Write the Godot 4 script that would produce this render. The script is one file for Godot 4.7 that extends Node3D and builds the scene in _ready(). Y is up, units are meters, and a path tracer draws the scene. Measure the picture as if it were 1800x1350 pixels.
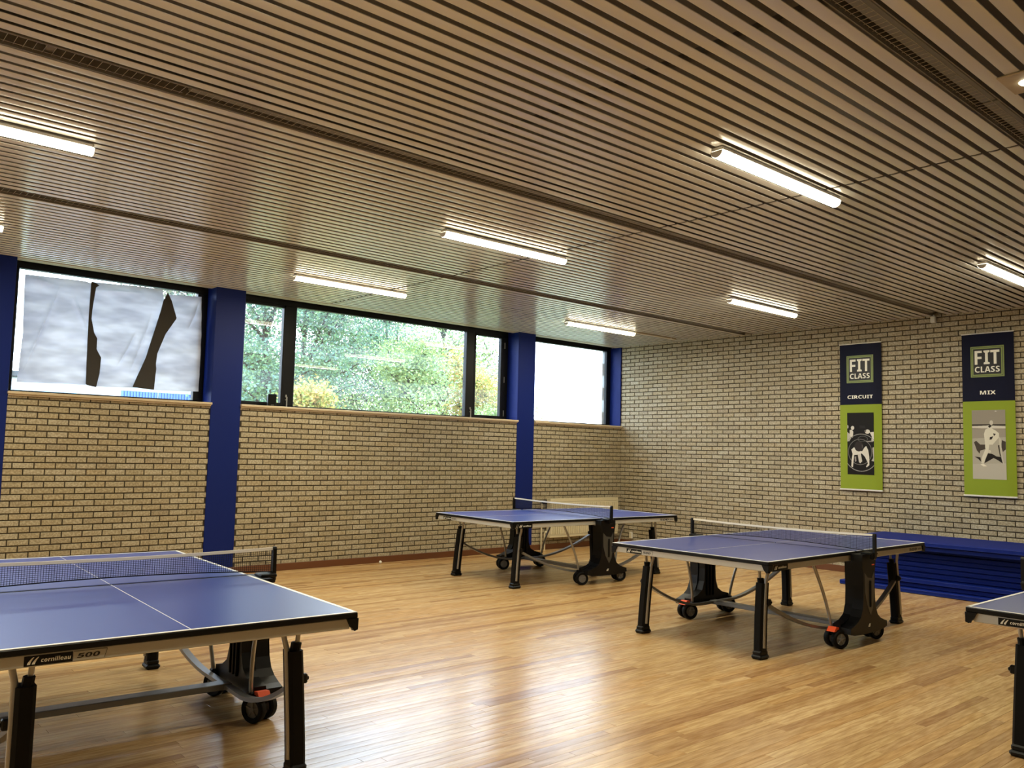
extends Node3D
# A sports hall with table tennis tables. x runs along the window wall towards the corner (x = 0), z runs away from the window wall (z = 0).

const H := 3.403          # underside of the slatted ceiling
const ROOM_X := -16.7     # far end wall, out of the picture
const ROOM_Z := 11.1      # wall behind the camera
const COURSE := 0.065     # brick course height
const BRICK := 0.2        # brick pitch
const GLASS_Z := -0.285

var cam: Camera3D
var used := {}
var M := {}
var rng := RandomNumberGenerator.new()

# ---------------------------------------------------------------- set-up

func _ready() -> void:
	rng.seed = 20240611
	cam = Camera3D.new()
	cam.name = "camera"
	cam.fov = 48.692
	cam.near = 0.05
	cam.far = 400.0
	var yaw := Basis(Vector3.UP, -0.72148)
	var pitch := Basis(Vector3.RIGHT, 0.0805)
	var roll := Basis(Vector3.BACK, 0.02371)
	cam.transform = Transform3D(yaw * pitch * roll, Vector3(-11.2258, 1.5207, 9.8519))
	add_child(cam)
	cam.current = true

	var env := Environment.new()
	env.background_mode = Environment.BG_SKY
	var sky := Sky.new()
	var sm := ProceduralSkyMaterial.new()
	sm.sky_top_color = Color(0.80, 0.90, 1.0)
	sm.sky_horizon_color = Color(0.88, 0.945, 1.0)
	sm.sky_curve = 0.2
	sm.ground_horizon_color = Color(0.5, 0.5, 0.48)
	sm.ground_bottom_color = Color(0.4, 0.4, 0.38)
	sm.sun_angle_max = 1.0
	sky.sky_material = sm
	env.sky = sky
	env.background_energy_multiplier = 12.5
	env.tonemap_mode = Environment.TONE_MAPPER_LINEAR
	env.tonemap_exposure = 1.0
	env.sdfgi_enabled = true
	env.ssao_enabled = true
	env.ssil_enabled = true
	var we := WorldEnvironment.new()
	we.name = "world_environment"
	we.environment = env
	add_child(we)

	materials()
	lamps()
	floor_and_shell()
	window_wall()
	right_wall()
	ceiling()
	tables()
	wall_things()
	mats()
	small_things()
	outdoors()

func material(c: Color, rough: float, metal := 0.0) -> StandardMaterial3D:
	var m := StandardMaterial3D.new()
	m.albedo_color = c
	m.roughness = rough
	m.metallic = metal
	return m

func noise_tex(freq: float, lo: Color, hi: Color, seed_: int, octaves := 4, size := 512) -> NoiseTexture2D:
	var n := FastNoiseLite.new()
	n.noise_type = FastNoiseLite.TYPE_SIMPLEX_SMOOTH
	n.seed = seed_
	n.frequency = freq
	n.fractal_octaves = octaves
	var g := Gradient.new()
	g.set_color(0, lo)
	g.set_color(1, hi)
	g.set_offset(0, 0.2)
	g.set_offset(1, 0.8)
	var t := NoiseTexture2D.new()
	t.width = size
	t.height = size
	t.seamless = true
	t.noise = n
	t.color_ramp = g
	return t

func tripl(m: StandardMaterial3D, scale_: Vector3, offset := Vector3.ZERO) -> void:
	m.uv1_triplanar = true
	m.uv1_world_triplanar = true
	m.uv1_scale = scale_
	m.uv1_offset = offset

func materials() -> void:
	# brick: five firings of the same pale yellow brick
	var brick_noise := noise_tex(0.03, Color(0.80, 0.78, 0.74), Color(1, 1, 1), 3, 5)
	var brick_bump := noise_tex(0.05, Color(0, 0, 0), Color(1, 1, 1), 8, 5)
	var tones := [Color(0.74, 0.70, 0.605), Color(0.715, 0.67, 0.565), Color(0.76, 0.725, 0.64), Color(0.69, 0.645, 0.55), Color(0.735, 0.685, 0.575)]
	var bl := []
	for i in 5:
		var m := material(tones[i], 0.72)
		m.albedo_texture = brick_noise
		m.heightmap_enabled = true
		m.heightmap_texture = brick_bump
		m.heightmap_scale = 0.12
		tripl(m, Vector3(2.3, 2.3, 2.3), Vector3(i * 0.37, i * 0.21, i * 0.53))
		bl.append(m)
	M.brick = bl
	var mo := material(Color(0.27, 0.235, 0.18), 0.95)
	mo.albedo_texture = noise_tex(0.06, Color(0.8, 0.8, 0.8), Color(1, 1, 1), 5)
	tripl(mo, Vector3(3, 3, 3))
	M.mortar = mo
	# floor boards: six tones of the same varnished wood
	var grain := noise_tex(0.022, Color(0.87, 0.83, 0.78), Color(1, 1, 1), 11, 5)
	var sheen := noise_tex(0.02, Color(0.86, 0.86, 0.86), Color(1, 1, 1), 12, 3)
	var wt := [Color(0.825, 0.685, 0.49), Color(0.855, 0.72, 0.515), Color(0.76, 0.61, 0.425), Color(0.885, 0.755, 0.555), Color(0.715, 0.56, 0.385), Color(0.835, 0.68, 0.465)]
	var wl := []
	for i in 6:
		var m := material(wt[i], 0.25)
		m.albedo_texture = grain
		m.roughness_texture = sheen
		m.roughness_texture_channel = BaseMaterial3D.TEXTURE_CHANNEL_RED
		m.metallic_specular = 0.42
		tripl(m, Vector3(0.34, 3.1, 3.1), Vector3(i * 0.31, 0, i * 0.17))
		wl.append(m)
	M.wood = wl
	M.wood_gap = material(Color(0.33, 0.24, 0.16), 0.8)
	M.slat = material(Color(0.86, 0.855, 0.835), 0.19)
	M.slat.metallic_specular = 0.6
	M.plenum = material(Color(0.50, 0.48, 0.45), 0.9)
	M.duct = material(Color(0.50, 0.50, 0.48), 0.5)
	M.wire = material(Color(0.72, 0.70, 0.66), 0.4, 0.4)
	M.edge = material(Color(0.72, 0.67, 0.58), 0.45)
	M.pillar = material(Color(0.055, 0.13, 0.41), 0.5)
	M.pillar.metallic_specular = 0.3
	M.frame = material(Color(0.035, 0.037, 0.048), 0.45)
	M.frame.metallic_specular = 0.35
	M.sill = material(Color(0.80, 0.73, 0.62), 0.4)
	M.baseboard = material(Color(0.40, 0.24, 0.14), 0.42)
	M.wall_plain = material(Color(0.52, 0.47, 0.38), 0.8)
	M.roof = material(Color(0.25, 0.25, 0.25), 0.9)
	M.concrete = material(Color(0.55, 0.53, 0.50), 0.9)
	var gl := material(Color(0.97, 0.98, 1.0, 0.12), 0.0)
	gl.transparency = BaseMaterial3D.TRANSPARENCY_ALPHA
	M.glass = gl
	var film := material(Color(0.98, 0.98, 0.98, 0.28), 0.12)  # whitish layer that tones down the open sky behind the corner pane
	film.transparency = BaseMaterial3D.TRANSPARENCY_ALPHA
	M.film = film
	var sheet := material(Color(0.86, 0.87, 0.90), 0.8)
	sheet.albedo_texture = noise_tex(0.012, Color(0.80, 0.80, 0.82), Color(1, 1, 1), 21, 3)
	tripl(sheet, Vector3(0.28, 0.8, 0.28))
	sheet.backlight_enabled = true
	sheet.backlight = Color(0.66, 0.67, 0.69)
	M.sheet = sheet
	M.dark_cloth = material(Color(0.22, 0.205, 0.19), 0.85)
	M.table_blue = material(Color(0.20, 0.265, 0.58), 0.30)
	M.table_blue.metallic_specular = 0.55
	M.line = material(Color(0.93, 0.93, 0.92), 0.4)
	M.black = material(Color(0.022, 0.022, 0.025), 0.42)
	M.black.metallic_specular = 0.35
	M.black_soft = material(Color(0.026, 0.026, 0.028), 0.6)
	M.black_soft.metallic_specular = 0.3
	M.apron = material(Color(0.72, 0.71, 0.68), 0.45)
	M.steel = material(Color(0.66, 0.65, 0.63), 0.32, 0.75)
	M.bar_grey = material(Color(0.52, 0.52, 0.52), 0.35, 0.5)
	M.inlay = material(Color(0.27, 0.265, 0.25), 0.4)
	M.hub = material(Color(0.48, 0.48, 0.48), 0.4, 0.2)
	M.orange = material(Color(1.0, 0.38, 0.17), 0.55)
	M.print_white = material(Color(0.93, 0.92, 0.87), 0.5)
	M.thread = material(Color(0.06, 0.07, 0.10), 0.8)
	M.tape = material(Color(0.92, 0.90, 0.85), 0.6)
	M.lamp_body = material(Color(0.85, 0.84, 0.82), 0.4)
	var em := material(Color(1, 1, 1), 0.5)
	em.emission_enabled = true
	em.emission = Color(1.0, 0.955, 0.82)
	em.emission_energy_multiplier = 9.0
	M.lamp_glow = em
	M.cream = material(Color(0.86, 0.82, 0.70), 0.4)
	M.mat_top = material(Color(0.05, 0.14, 0.48), 0.55)
	M.mat_top.metallic_specular = 0.25
	M.mat_side = material(Color(0.06, 0.15, 0.47), 0.55)
	M.navy = material(Color(0.045, 0.055, 0.15), 0.55)
	M.navy.metallic_specular = 0.25
	M.lime = material(Color(0.52, 0.59, 0.16), 0.55)
	M.lime.metallic_specular = 0.3
	M.olive = material(Color(0.50, 0.56, 0.30), 0.5)
	M.ink = material(Color(0.07, 0.055, 0.07), 0.5)
	M.alu = material(Color(0.88, 0.87, 0.84), 0.3, 0.3)
	M.white_plastic = material(Color(0.90, 0.89, 0.86), 0.4)

# ---------------------------------------------------------------- mesh helpers

func stool() -> SurfaceTool:
	var st := SurfaceTool.new()
	st.begin(Mesh.PRIMITIVE_TRIANGLES)
	return st

func tri3(st: SurfaceTool, a: Vector3, b: Vector3, c: Vector3, na: Vector3, nb: Vector3, nc: Vector3) -> void:
	var n := (c - a).cross(b - a)
	if n.dot(na + nb + nc) < 0.0:
		var t := b
		b = c
		c = t
		t = nb
		nb = nc
		nc = t
	st.set_normal(na)
	st.add_vertex(a)
	st.set_normal(nb)
	st.add_vertex(b)
	st.set_normal(nc)
	st.add_vertex(c)

func quad(st: SurfaceTool, a: Vector3, b: Vector3, c: Vector3, d: Vector3, n: Vector3) -> void:
	tri3(st, a, b, c, n, n, n)
	tri3(st, a, c, d, n, n, n)

func quad4(st: SurfaceTool, a: Vector3, b: Vector3, c: Vector3, d: Vector3, na: Vector3, nb: Vector3, nc: Vector3, nd: Vector3) -> void:
	tri3(st, a, b, c, na, nb, nc)
	tri3(st, a, c, d, na, nc, nd)

# a box with chamfered edges
func box(st: SurfaceTool, center: Vector3, size: Vector3, bev := 0.0, basis := Basis()) -> void:
	var h := size * 0.5
	bev = minf(bev, minf(h.x, minf(h.y, h.z)) * 0.9)
	var ax := [Vector3.RIGHT, Vector3.UP, Vector3.BACK]
	for i in 3:
		for s in [-1.0, 1.0]:
			var n: Vector3 = ax[i] * s
			var u: Vector3 = ax[(i + 1) % 3]
			var v: Vector3 = ax[(i + 2) % 3]
			var hu: float = h[(i + 1) % 3] - bev
			var hv: float = h[(i + 2) % 3] - bev
			var o: Vector3 = n * h[i]
			quad(st, center + basis * (o - u * hu - v * hv), center + basis * (o + u * hu - v * hv), center + basis * (o + u * hu + v * hv), center + basis * (o - u * hu + v * hv), basis * n)
	if bev <= 0.0:
		return
	for i in 3:
		var u: Vector3 = ax[(i + 1) % 3]
		var v: Vector3 = ax[(i + 2) % 3]
		var hu: float = h[(i + 1) % 3]
		var hv: float = h[(i + 2) % 3]
		var w: Vector3 = ax[i] * (h[i] - bev)
		for su in [-1.0, 1.0]:
			for sv in [-1.0, 1.0]:
				var p: Vector3 = u * su * hu + v * sv * (hv - bev)
				var q: Vector3 = u * su * (hu - bev) + v * sv * hv
				quad(st, center + basis * (p - w), center + basis * (p + w), center + basis * (q + w), center + basis * (q - w), basis * (u * su + v * sv).normalized())
	for sx in [-1.0, 1.0]:
		for sy in [-1.0, 1.0]:
			for sz in [-1.0, 1.0]:
				var a := Vector3(sx * h.x, sy * (h.y - bev), sz * (h.z - bev))
				var b := Vector3(sx * (h.x - bev), sy * h.y, sz * (h.z - bev))
				var c := Vector3(sx * (h.x - bev), sy * (h.y - bev), sz * h.z)
				var n := basis * Vector3(sx, sy, sz).normalized()
				tri3(st, center + basis * a, center + basis * b, center + basis * c, n, n, n)

# a slab facing local +z with a chamfered rim: bricks, boards
func piece(st: SurfaceTool, xf: Transform3D, w: float, h: float, d: float, b: float, crown := 0.0) -> void:
	var o := [Vector2(-w / 2, -h / 2), Vector2(w / 2, -h / 2), Vector2(w / 2, h / 2), Vector2(-w / 2, h / 2)]
	var i_ := [Vector2(-w / 2 + b, -h / 2 + b), Vector2(w / 2 - b, -h / 2 + b), Vector2(w / 2 - b, h / 2 - b), Vector2(-w / 2 + b, h / 2 - b)]
	var nn := [Vector3(0, -1, 0), Vector3(1, 0, 0), Vector3(0, 1, 0), Vector3(-1, 0, 0)]
	var f := func(p: Vector2, z: float) -> Vector3: return xf * Vector3(p.x, p.y, z)
	var bz := xf.basis
	var n0 := (bz * Vector3(0, -crown, 1)).normalized()
	var n1 := (bz * Vector3(0, crown, 1)).normalized()
	quad4(st, f.call(i_[0], 0.0), f.call(i_[1], 0.0), f.call(i_[2], 0.0), f.call(i_[3], 0.0), n0, n0, n1, n1)
	for k in 4:
		var j := (k + 1) % 4
		quad(st, f.call(i_[k], 0.0), f.call(i_[j], 0.0), f.call(o[j], -b), f.call(o[k], -b), (bz * (nn[k] + Vector3(0, 0, 1))).normalized())
		quad(st, f.call(o[k], -b), f.call(o[j], -b), f.call(o[j], -d), f.call(o[k], -d), (bz * nn[k]).normalized())

# a round tube along a path
func tube(st: SurfaceTool, pts: Array, r: float, sides := 8) -> void:
	var rings := []
	var norms := []
	for i in pts.size():
		var t: Vector3 = (pts[mini(i + 1, pts.size() - 1)] - pts[maxi(i - 1, 0)]).normalized()
		var ref := Vector3.UP if absf(t.y) < 0.9 else Vector3.RIGHT
		var u := t.cross(ref).normalized()
		var v := u.cross(t).normalized()
		var ring := []
		var nr := []
		for k in sides:
			var a := TAU * k / sides
			var n := u * cos(a) + v * sin(a)
			nr.append(n)
			ring.append(pts[i] + n * r)
		if i > 0:
			# keep the ring from twisting against the one before it
			var best := 0
			var bd := 1e9
			for k in sides:
				var dd: float = (nr[k] - norms[i - 1][0]).length()
				if dd < bd:
					bd = dd
					best = k
			var r2 := []
			var n2 := []
			for k in sides:
				r2.append(ring[(k + best) % sides])
				n2.append(nr[(k + best) % sides])
			ring = r2
			nr = n2
		rings.append(ring)
		norms.append(nr)
	for i in pts.size() - 1:
		for k in sides:
			var j := (k + 1) % sides
			quad4(st, rings[i][k], rings[i][j], rings[i + 1][j], rings[i + 1][k], norms[i][k], norms[i][j], norms[i + 1][j], norms[i + 1][k])
	for e in [0, pts.size() - 1]:
		var t2: Vector3 = (pts[e] - pts[1 if e == 0 else e - 1]).normalized()
		for k in range(1, sides - 1):
			tri3(st, rings[e][0], rings[e][k], rings[e][k + 1], t2, t2, t2)

# a flat bar along a path in the x-y plane; depth runs along z
func flat_bar(st: SurfaceTool, pts: Array, thick: float, depth: float) -> void:
	for i in pts.size() - 1:
		var a: Vector3 = pts[i]
		var b: Vector3 = pts[i + 1]
		var na := bar_normal(pts, i)
		var nb := bar_normal(pts, i + 1)
		var dz := Vector3(0, 0, depth / 2)
		var t := thick / 2
		quad4(st, a + na * t - dz, b + nb * t - dz, b + nb * t + dz, a + na * t + dz, na, nb, nb, na)
		quad4(st, a - na * t - dz, b - nb * t - dz, b - nb * t + dz, a - na * t + dz, -na, -nb, -nb, -na)
		quad(st, a - na * t + dz, b - nb * t + dz, b + nb * t + dz, a + na * t + dz, Vector3.BACK)
		quad(st, a - na * t - dz, b - nb * t - dz, b + nb * t - dz, a + na * t - dz, Vector3.FORWARD)
	for e in [0, pts.size() - 1]:
		var n := bar_normal(pts, e)
		var tt: Vector3 = (pts[e] - pts[1 if e == 0 else e - 1]).normalized()
		var dz2 := Vector3(0, 0, depth / 2)
		var p: Vector3 = pts[e]
		quad(st, p - n * thick / 2 - dz2, p + n * thick / 2 - dz2, p + n * thick / 2 + dz2, p - n * thick / 2 + dz2, tt)

func bar_normal(pts: Array, i: int) -> Vector3:
	var t: Vector3 = (pts[mini(i + 1, pts.size() - 1)] - pts[maxi(i - 1, 0)])
	return Vector3(-t.y, t.x, t.z * 0.0).normalized()

# a polygon in the x-y plane pushed out along z from z0 to z1
func extrude(st: SurfaceTool, poly: PackedVector2Array, z0: float, z1: float, xf := Transform3D()) -> void:
	var idx := Geometry2D.triangulate_polygon(poly)
	var nb := (xf.basis * Vector3.BACK).normalized()
	for i in range(0, idx.size(), 3):
		for e in [[z1, nb], [z0, -nb]]:
			tri3(st, xf * Vector3(poly[idx[i]].x, poly[idx[i]].y, e[0]), xf * Vector3(poly[idx[i + 1]].x, poly[idx[i + 1]].y, e[0]), xf * Vector3(poly[idx[i + 2]].x, poly[idx[i + 2]].y, e[0]), e[1], e[1], e[1])
	var area := 0.0
	for i in poly.size():
		var p := poly[i]
		var q := poly[(i + 1) % poly.size()]
		area += p.x * q.y - q.x * p.y
	for i in poly.size():
		var p := poly[i]
		var q := poly[(i + 1) % poly.size()]
		var d := (q - p).normalized()
		var n2 := Vector2(d.y, -d.x) * signf(area)
		var n := (xf.basis * Vector3(n2.x, n2.y, 0)).normalized()
		quad(st, xf * Vector3(p.x, p.y, z0), xf * Vector3(q.x, q.y, z0), xf * Vector3(q.x, q.y, z1), xf * Vector3(p.x, p.y, z1), n)

# a profile of (radius, offset) turned about local z
func lathe(st: SurfaceTool, prof: Array, sides: int, xf := Transform3D()) -> void:
	for i in prof.size() - 1:
		var p: Vector2 = prof[i]
		var q: Vector2 = prof[i + 1]
		var d := (q - p).normalized()
		var nr := Vector2(-d.y, d.x)
		for k in sides:
			var a := TAU * k / sides
			var b := TAU * (k + 1) / sides
			var ca := Vector3(cos(a), sin(a), 0)
			var cb := Vector3(cos(b), sin(b), 0)
			var na := (xf.basis * (ca * nr.x + Vector3(0, 0, nr.y))).normalized()
			var nb := (xf.basis * (cb * nr.x + Vector3(0, 0, nr.y))).normalized()
			quad4(st, xf * (ca * p.x + Vector3(0, 0, p.y)), xf * (cb * p.x + Vector3(0, 0, p.y)), xf * (cb * q.x + Vector3(0, 0, q.y)), xf * (ca * q.x + Vector3(0, 0, q.y)), na, nb, nb, na)

func put(st: SurfaceTool, called: String, m: Material, parent: Node) -> MeshInstance3D:
	var mi := MeshInstance3D.new()
	mi.mesh = st.commit()
	mi.material_override = m
	return put_node(mi, called, parent)

func put_mesh(mesh: Mesh, called: String, m: Material, parent: Node) -> MeshInstance3D:
	var mi := MeshInstance3D.new()
	mi.mesh = mesh
	mi.material_override = m
	return put_node(mi, called, parent)

func put_node(mi: MeshInstance3D, called: String, parent: Node) -> MeshInstance3D:
	mi.name = numbered(called) if parent == self else called
	parent.add_child(mi, true)
	return mi

func numbered(called: String) -> String:
	var n: int = used.get(called, 0)
	used[called] = n + 1
	return called if n == 0 else "%s_%03d" % [called, n]

func tag(o: Node, label: String, category: String, group := "", kind := "") -> void:
	o.set_meta("label", label)
	if category:
		o.set_meta("category", category)
	if group:
		o.set_meta("group", group)
	if kind:
		o.set_meta("kind", kind)

func thing(called: String, label: String, category: String, at := Vector3.ZERO, turn := 0.0, group := "", kind := "") -> Node3D:
	var o := Node3D.new()
	o.name = numbered(called)
	add_child(o)
	o.position = at
	o.rotation.y = turn
	tag(o, label, category, group, kind)
	return o

func simple(called: String, m: Material, parent: Node, center: Vector3, size: Vector3, bev := 0.0, basis := Basis()) -> MeshInstance3D:
	var st := stool()
	box(st, center, size, bev, basis)
	return put(st, called, m, parent)

# lettering fitted into a width and a height, in its parent's x-y plane
func lettering(text: String, w: float, h: float, m: Material, parent: Node, xf: Transform3D, called := "lettering", lean := 0.0, weight := 700) -> MeshInstance3D:
	var f := SystemFont.new()
	f.font_names = PackedStringArray(["Droid Sans"])
	f.font_weight = weight
	var t := TextMesh.new()
	t.text = text
	t.font = f
	t.font_size = 48
	t.pixel_size = 0.01
	t.depth = 0.02
	t.curve_step = 1.5
	var bb := t.get_aabb()
	var mi := MeshInstance3D.new()
	mi.mesh = t
	mi.material_override = m
	var sx := w / bb.size.x
	var sy := h / bb.size.y
	var c := bb.get_center()
	var b := Basis(Vector3(sx, 0, 0), Vector3(lean * sy, sy, 0), Vector3(0, 0, 0.05))
	mi.transform = xf * Transform3D(b, -(b * c))
	return put_node(mi, called, parent)

func on_screen(p: Vector3) -> Vector3:
	# pixel position and depth, to rank pieces by how large they show
	var q := cam.transform.affine_inverse() * p
	if q.z > -0.1:
		return Vector3(-9999, -9999, 1)
	return Vector3(900.0 - 1491.757 * q.x / q.z, 675.0 + 1491.757 * q.y / q.z, -q.z)

func shown_area(p: Vector3, n: Vector3) -> float:
	var s := on_screen(p)
	if s.x < -15 or s.x > 1815 or s.y < -8 or s.y > 1358:
		return 0.0
	var v := (cam.position - p)
	return maxf(0.0, n.dot(v.normalized())) / (s.z * s.z)

# pieces: [Transform3D, width, height, tone]. The largest in view become parts of their own; the rest one part.
func lay_pieces(list: Array, mats_: Array, parent: Node3D, called: String, depth: float, bev: float, base: Vector2, limit := 300, out_normal := Vector3.BACK, crown := 0.0) -> void:
	var ranked := []
	for i in list.size():
		var a: float = shown_area(list[i][0].origin, out_normal) * list[i][1] * list[i][2]
		if a > 0.0:
			ranked.append([a, i])
	ranked.sort_custom(func(x, y): return x[0] > y[0])
	var single := {}
	for k in mini(limit, ranked.size()):
		single[ranked[k][1]] = true
	var st0 := stool()
	piece(st0, Transform3D(), base.x, base.y, depth, bev, crown)
	var shared := st0.commit()
	var rest := []
	for k in mats_.size():
		rest.append(null)
	for i in list.size():
		var xf: Transform3D = list[i][0]
		if single.has(i):
			var mi := put_mesh(shared, called, mats_[list[i][3]], parent)
			mi.transform = Transform3D(xf.basis * Basis.from_scale(Vector3(list[i][1] / base.x, list[i][2] / base.y, 1)), xf.origin)
		else:
			if rest[list[i][3]] == null:
				rest[list[i][3]] = stool()
			piece(rest[list[i][3]], xf, list[i][1], list[i][2], depth, bev, crown)
	var mesh := ArrayMesh.new()
	var order := []
	for k in mats_.size():
		if rest[k] != null:
			rest[k].commit(mesh)
			order.append(k)
	if mesh.get_surface_count() > 0:
		var mi := MeshInstance3D.new()
		mi.mesh = mesh
		for s in order.size():
			mesh.surface_set_material(s, mats_[order[s]])
		mi.name = "further_" + called + "s"
		mi.set_meta("kind", "stuff")
		parent.add_child(mi, true)

# ---------------------------------------------------------------- lamps

func lamps() -> void:
	var rows := [[1.42, "in the row beside the windows"], [4.12, "in the second row from the windows"], [6.88, "in the third row from the windows"]]
	for r in rows:
		for e in [[-2.09, "beside the brick end wall"], [-6.28, "crossing the ceiling seam"], [-10.5, "past the seam"], [-14.7, "by the hidden end wall"]]:
			lamp(Vector3(e[0], H, r[0]), "white tube lamp " + r[1] + ", " + e[1], "tube lamps under the slatted ceiling")
	# a small square spotlight let into the slats near the third grille
	var t := thing("ceiling_spotlight", "small square spotlight plate let into the ceiling slats", "spotlight", Vector3(-6.70, H - 0.006, 8.475))
	simple("plate", M.edge, t, Vector3(0, 0, 0), Vector3(0.26, 0.012, 0.19), 0.004)
	var st := stool()
	lathe(st, [Vector2(0.001, 0.012), Vector2(0.030, 0.010), Vector2(0.038, 0.0)], 16, Transform3D(Basis(Vector3.RIGHT, PI / 2), Vector3(0.0, -0.004, 0)))
	put(st, "bulb_lens", M.lamp_glow, t)

func lamp(at: Vector3, label: String, group: String) -> void:
	var t := thing("tube_lamp", label, "lamp", at, 0.0, group)
	simple("housing", M.lamp_body, t, Vector3(0, -0.016, 0), Vector3(1.44, 0.028, 0.086), 0.006)
	var st := stool()
	var prof := []
	for k in 9:
		var a := PI * k / 8.0
		prof.append(Vector2(cos(a) * 0.044, -0.030 - sin(a) * 0.042))
	var n := prof.size()
	for k in n - 1:
		var p: Vector2 = prof[k]
		var q: Vector2 = prof[k + 1]
		var np := Vector3(0, p.y + 0.030, p.x).normalized()
		var nq := Vector3(0, q.y + 0.030, q.x).normalized()
		quad4(st, Vector3(-0.722, p.y, p.x), Vector3(0.722, p.y, p.x), Vector3(0.722, q.y, q.x), Vector3(-0.722, q.y, q.x), np, np, nq, nq)
	put(st, "glowing_diffuser", M.lamp_glow, t)
	for s in [-1.0, 1.0]:
		var sc := stool()
		var pl := PackedVector2Array()
		for k in 9:
			var a := PI * k / 8.0
			pl.append(Vector2(cos(a) * 0.0425, -0.030 - sin(a) * 0.0405))
		extrude(sc, pl, -0.003, 0.003, Transform3D(Basis(Vector3.UP, PI / 2), Vector3(s * 0.723, 0, 0)))
		put(sc, "end_cap", M.lamp_body, t)
	var l := AreaLight3D.new()
	l.name = "tube_light"
	l.area_size = Vector2(1.38, 0.07)
	l.area_normalize_energy = true
	l.light_energy = 4.5
	l.light_color = Color(1.0, 0.965, 0.84)
	l.shadow_enabled = true
	l.area_range = 30.0
	l.position = Vector3(0, -0.078, 0)
	l.rotation.x = -PI / 2
	t.add_child(l)

# ---------------------------------------------------------------- floor, plain walls, roof

func floor_and_shell() -> void:
	var f := thing("floor", "varnished narrow-board wooden sports floor", "floor", Vector3.ZERO, 0, "", "structure")
	simple("subfloor", M.wood_gap, f, Vector3(ROOM_X / 2, -0.118, ROOM_Z / 2), Vector3(-ROOM_X + 0.6, 0.22, ROOM_Z + 0.6))
	var list := []
	var up := Basis(Vector3.RIGHT, -PI / 2)
	var w := 0.0645
	var rows := int(ROOM_Z / w)
	w = ROOM_Z / rows
	for r in rows:
		var x := ROOM_X - rng.randf() * 1.2
		while x < 0.0:
			var l := rng.randf_range(0.75, 2.1)
			var a := maxf(x, ROOM_X)
			var b := minf(x + l, 0.0)
			if b - a > 0.02:
				var tone: int = [0, 1, 0, 5, 2, 3, 1, 0, 4, 5][rng.randi() % 10]
				list.append([Transform3D(Basis(Vector3.RIGHT, rng.randf_range(-0.010, 0.010)) * up, Vector3((a + b) / 2, 0, (r + 0.5) * w)), b - a - 0.0008, w - 0.0008, tone])
			x += l
	lay_pieces(list, M.wood, f, "floorboard", 0.012, 0.0007, Vector2(1.4, w - 0.0008), 300, Vector3.UP, 0.014)

	var wl := thing("wall_left", "plain pale wall closing the far end of the hall", "wall", Vector3.ZERO, 0, "", "structure")
	simple("wall_body", M.wall_plain, wl, Vector3(ROOM_X - 0.15, 1.9, ROOM_Z / 2), Vector3(0.3, 3.9, ROOM_Z + 0.6))
	var wf := thing("wall_front", "plain pale wall opposite the windows", "wall", Vector3.ZERO, 0, "", "structure")
	simple("wall_body", M.wall_plain, wf, Vector3(ROOM_X / 2, 1.9, ROOM_Z + 0.15), Vector3(-ROOM_X, 3.9, 0.3))

# ---------------------------------------------------------------- window wall

const BAYS := [[-16.7, -14.60], [-14.233, -9.75], [-9.38, -7.283], [-6.916, -2.439], [-2.078, 0.0]]

func brick_rows(x0: float, x1: float, y1: float, to_xf: Callable, phase: float, list: Array) -> void:
	var row := 0
	while row * COURSE < y1 - 0.01:
		var y0 := row * COURSE
		var top := minf(y0 + COURSE, y1)
		var off := phase + (0.0 if row % 2 == 0 else BRICK / 2)
		var k := int(floor((x0 - off) / BRICK))
		while off + k * BRICK < x1:
			var a := maxf(off + k * BRICK + 0.006, x0)
			var b := minf(off + (k + 1) * BRICK - 0.006, x1)
			if b - a > 0.015:
				var tone: int = [0, 0, 1, 2, 3, 4, 1, 0][rng.randi() % 8]
				var h := top - y0 - 0.012
				if h > 0.01:
					var jit := rng.randf_range(-0.0015, 0.001)
					list.append([to_xf.call((a + b) / 2, y0 + 0.006 + h / 2, jit), b - a, h, tone])
			k += 1
		row += 1

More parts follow.
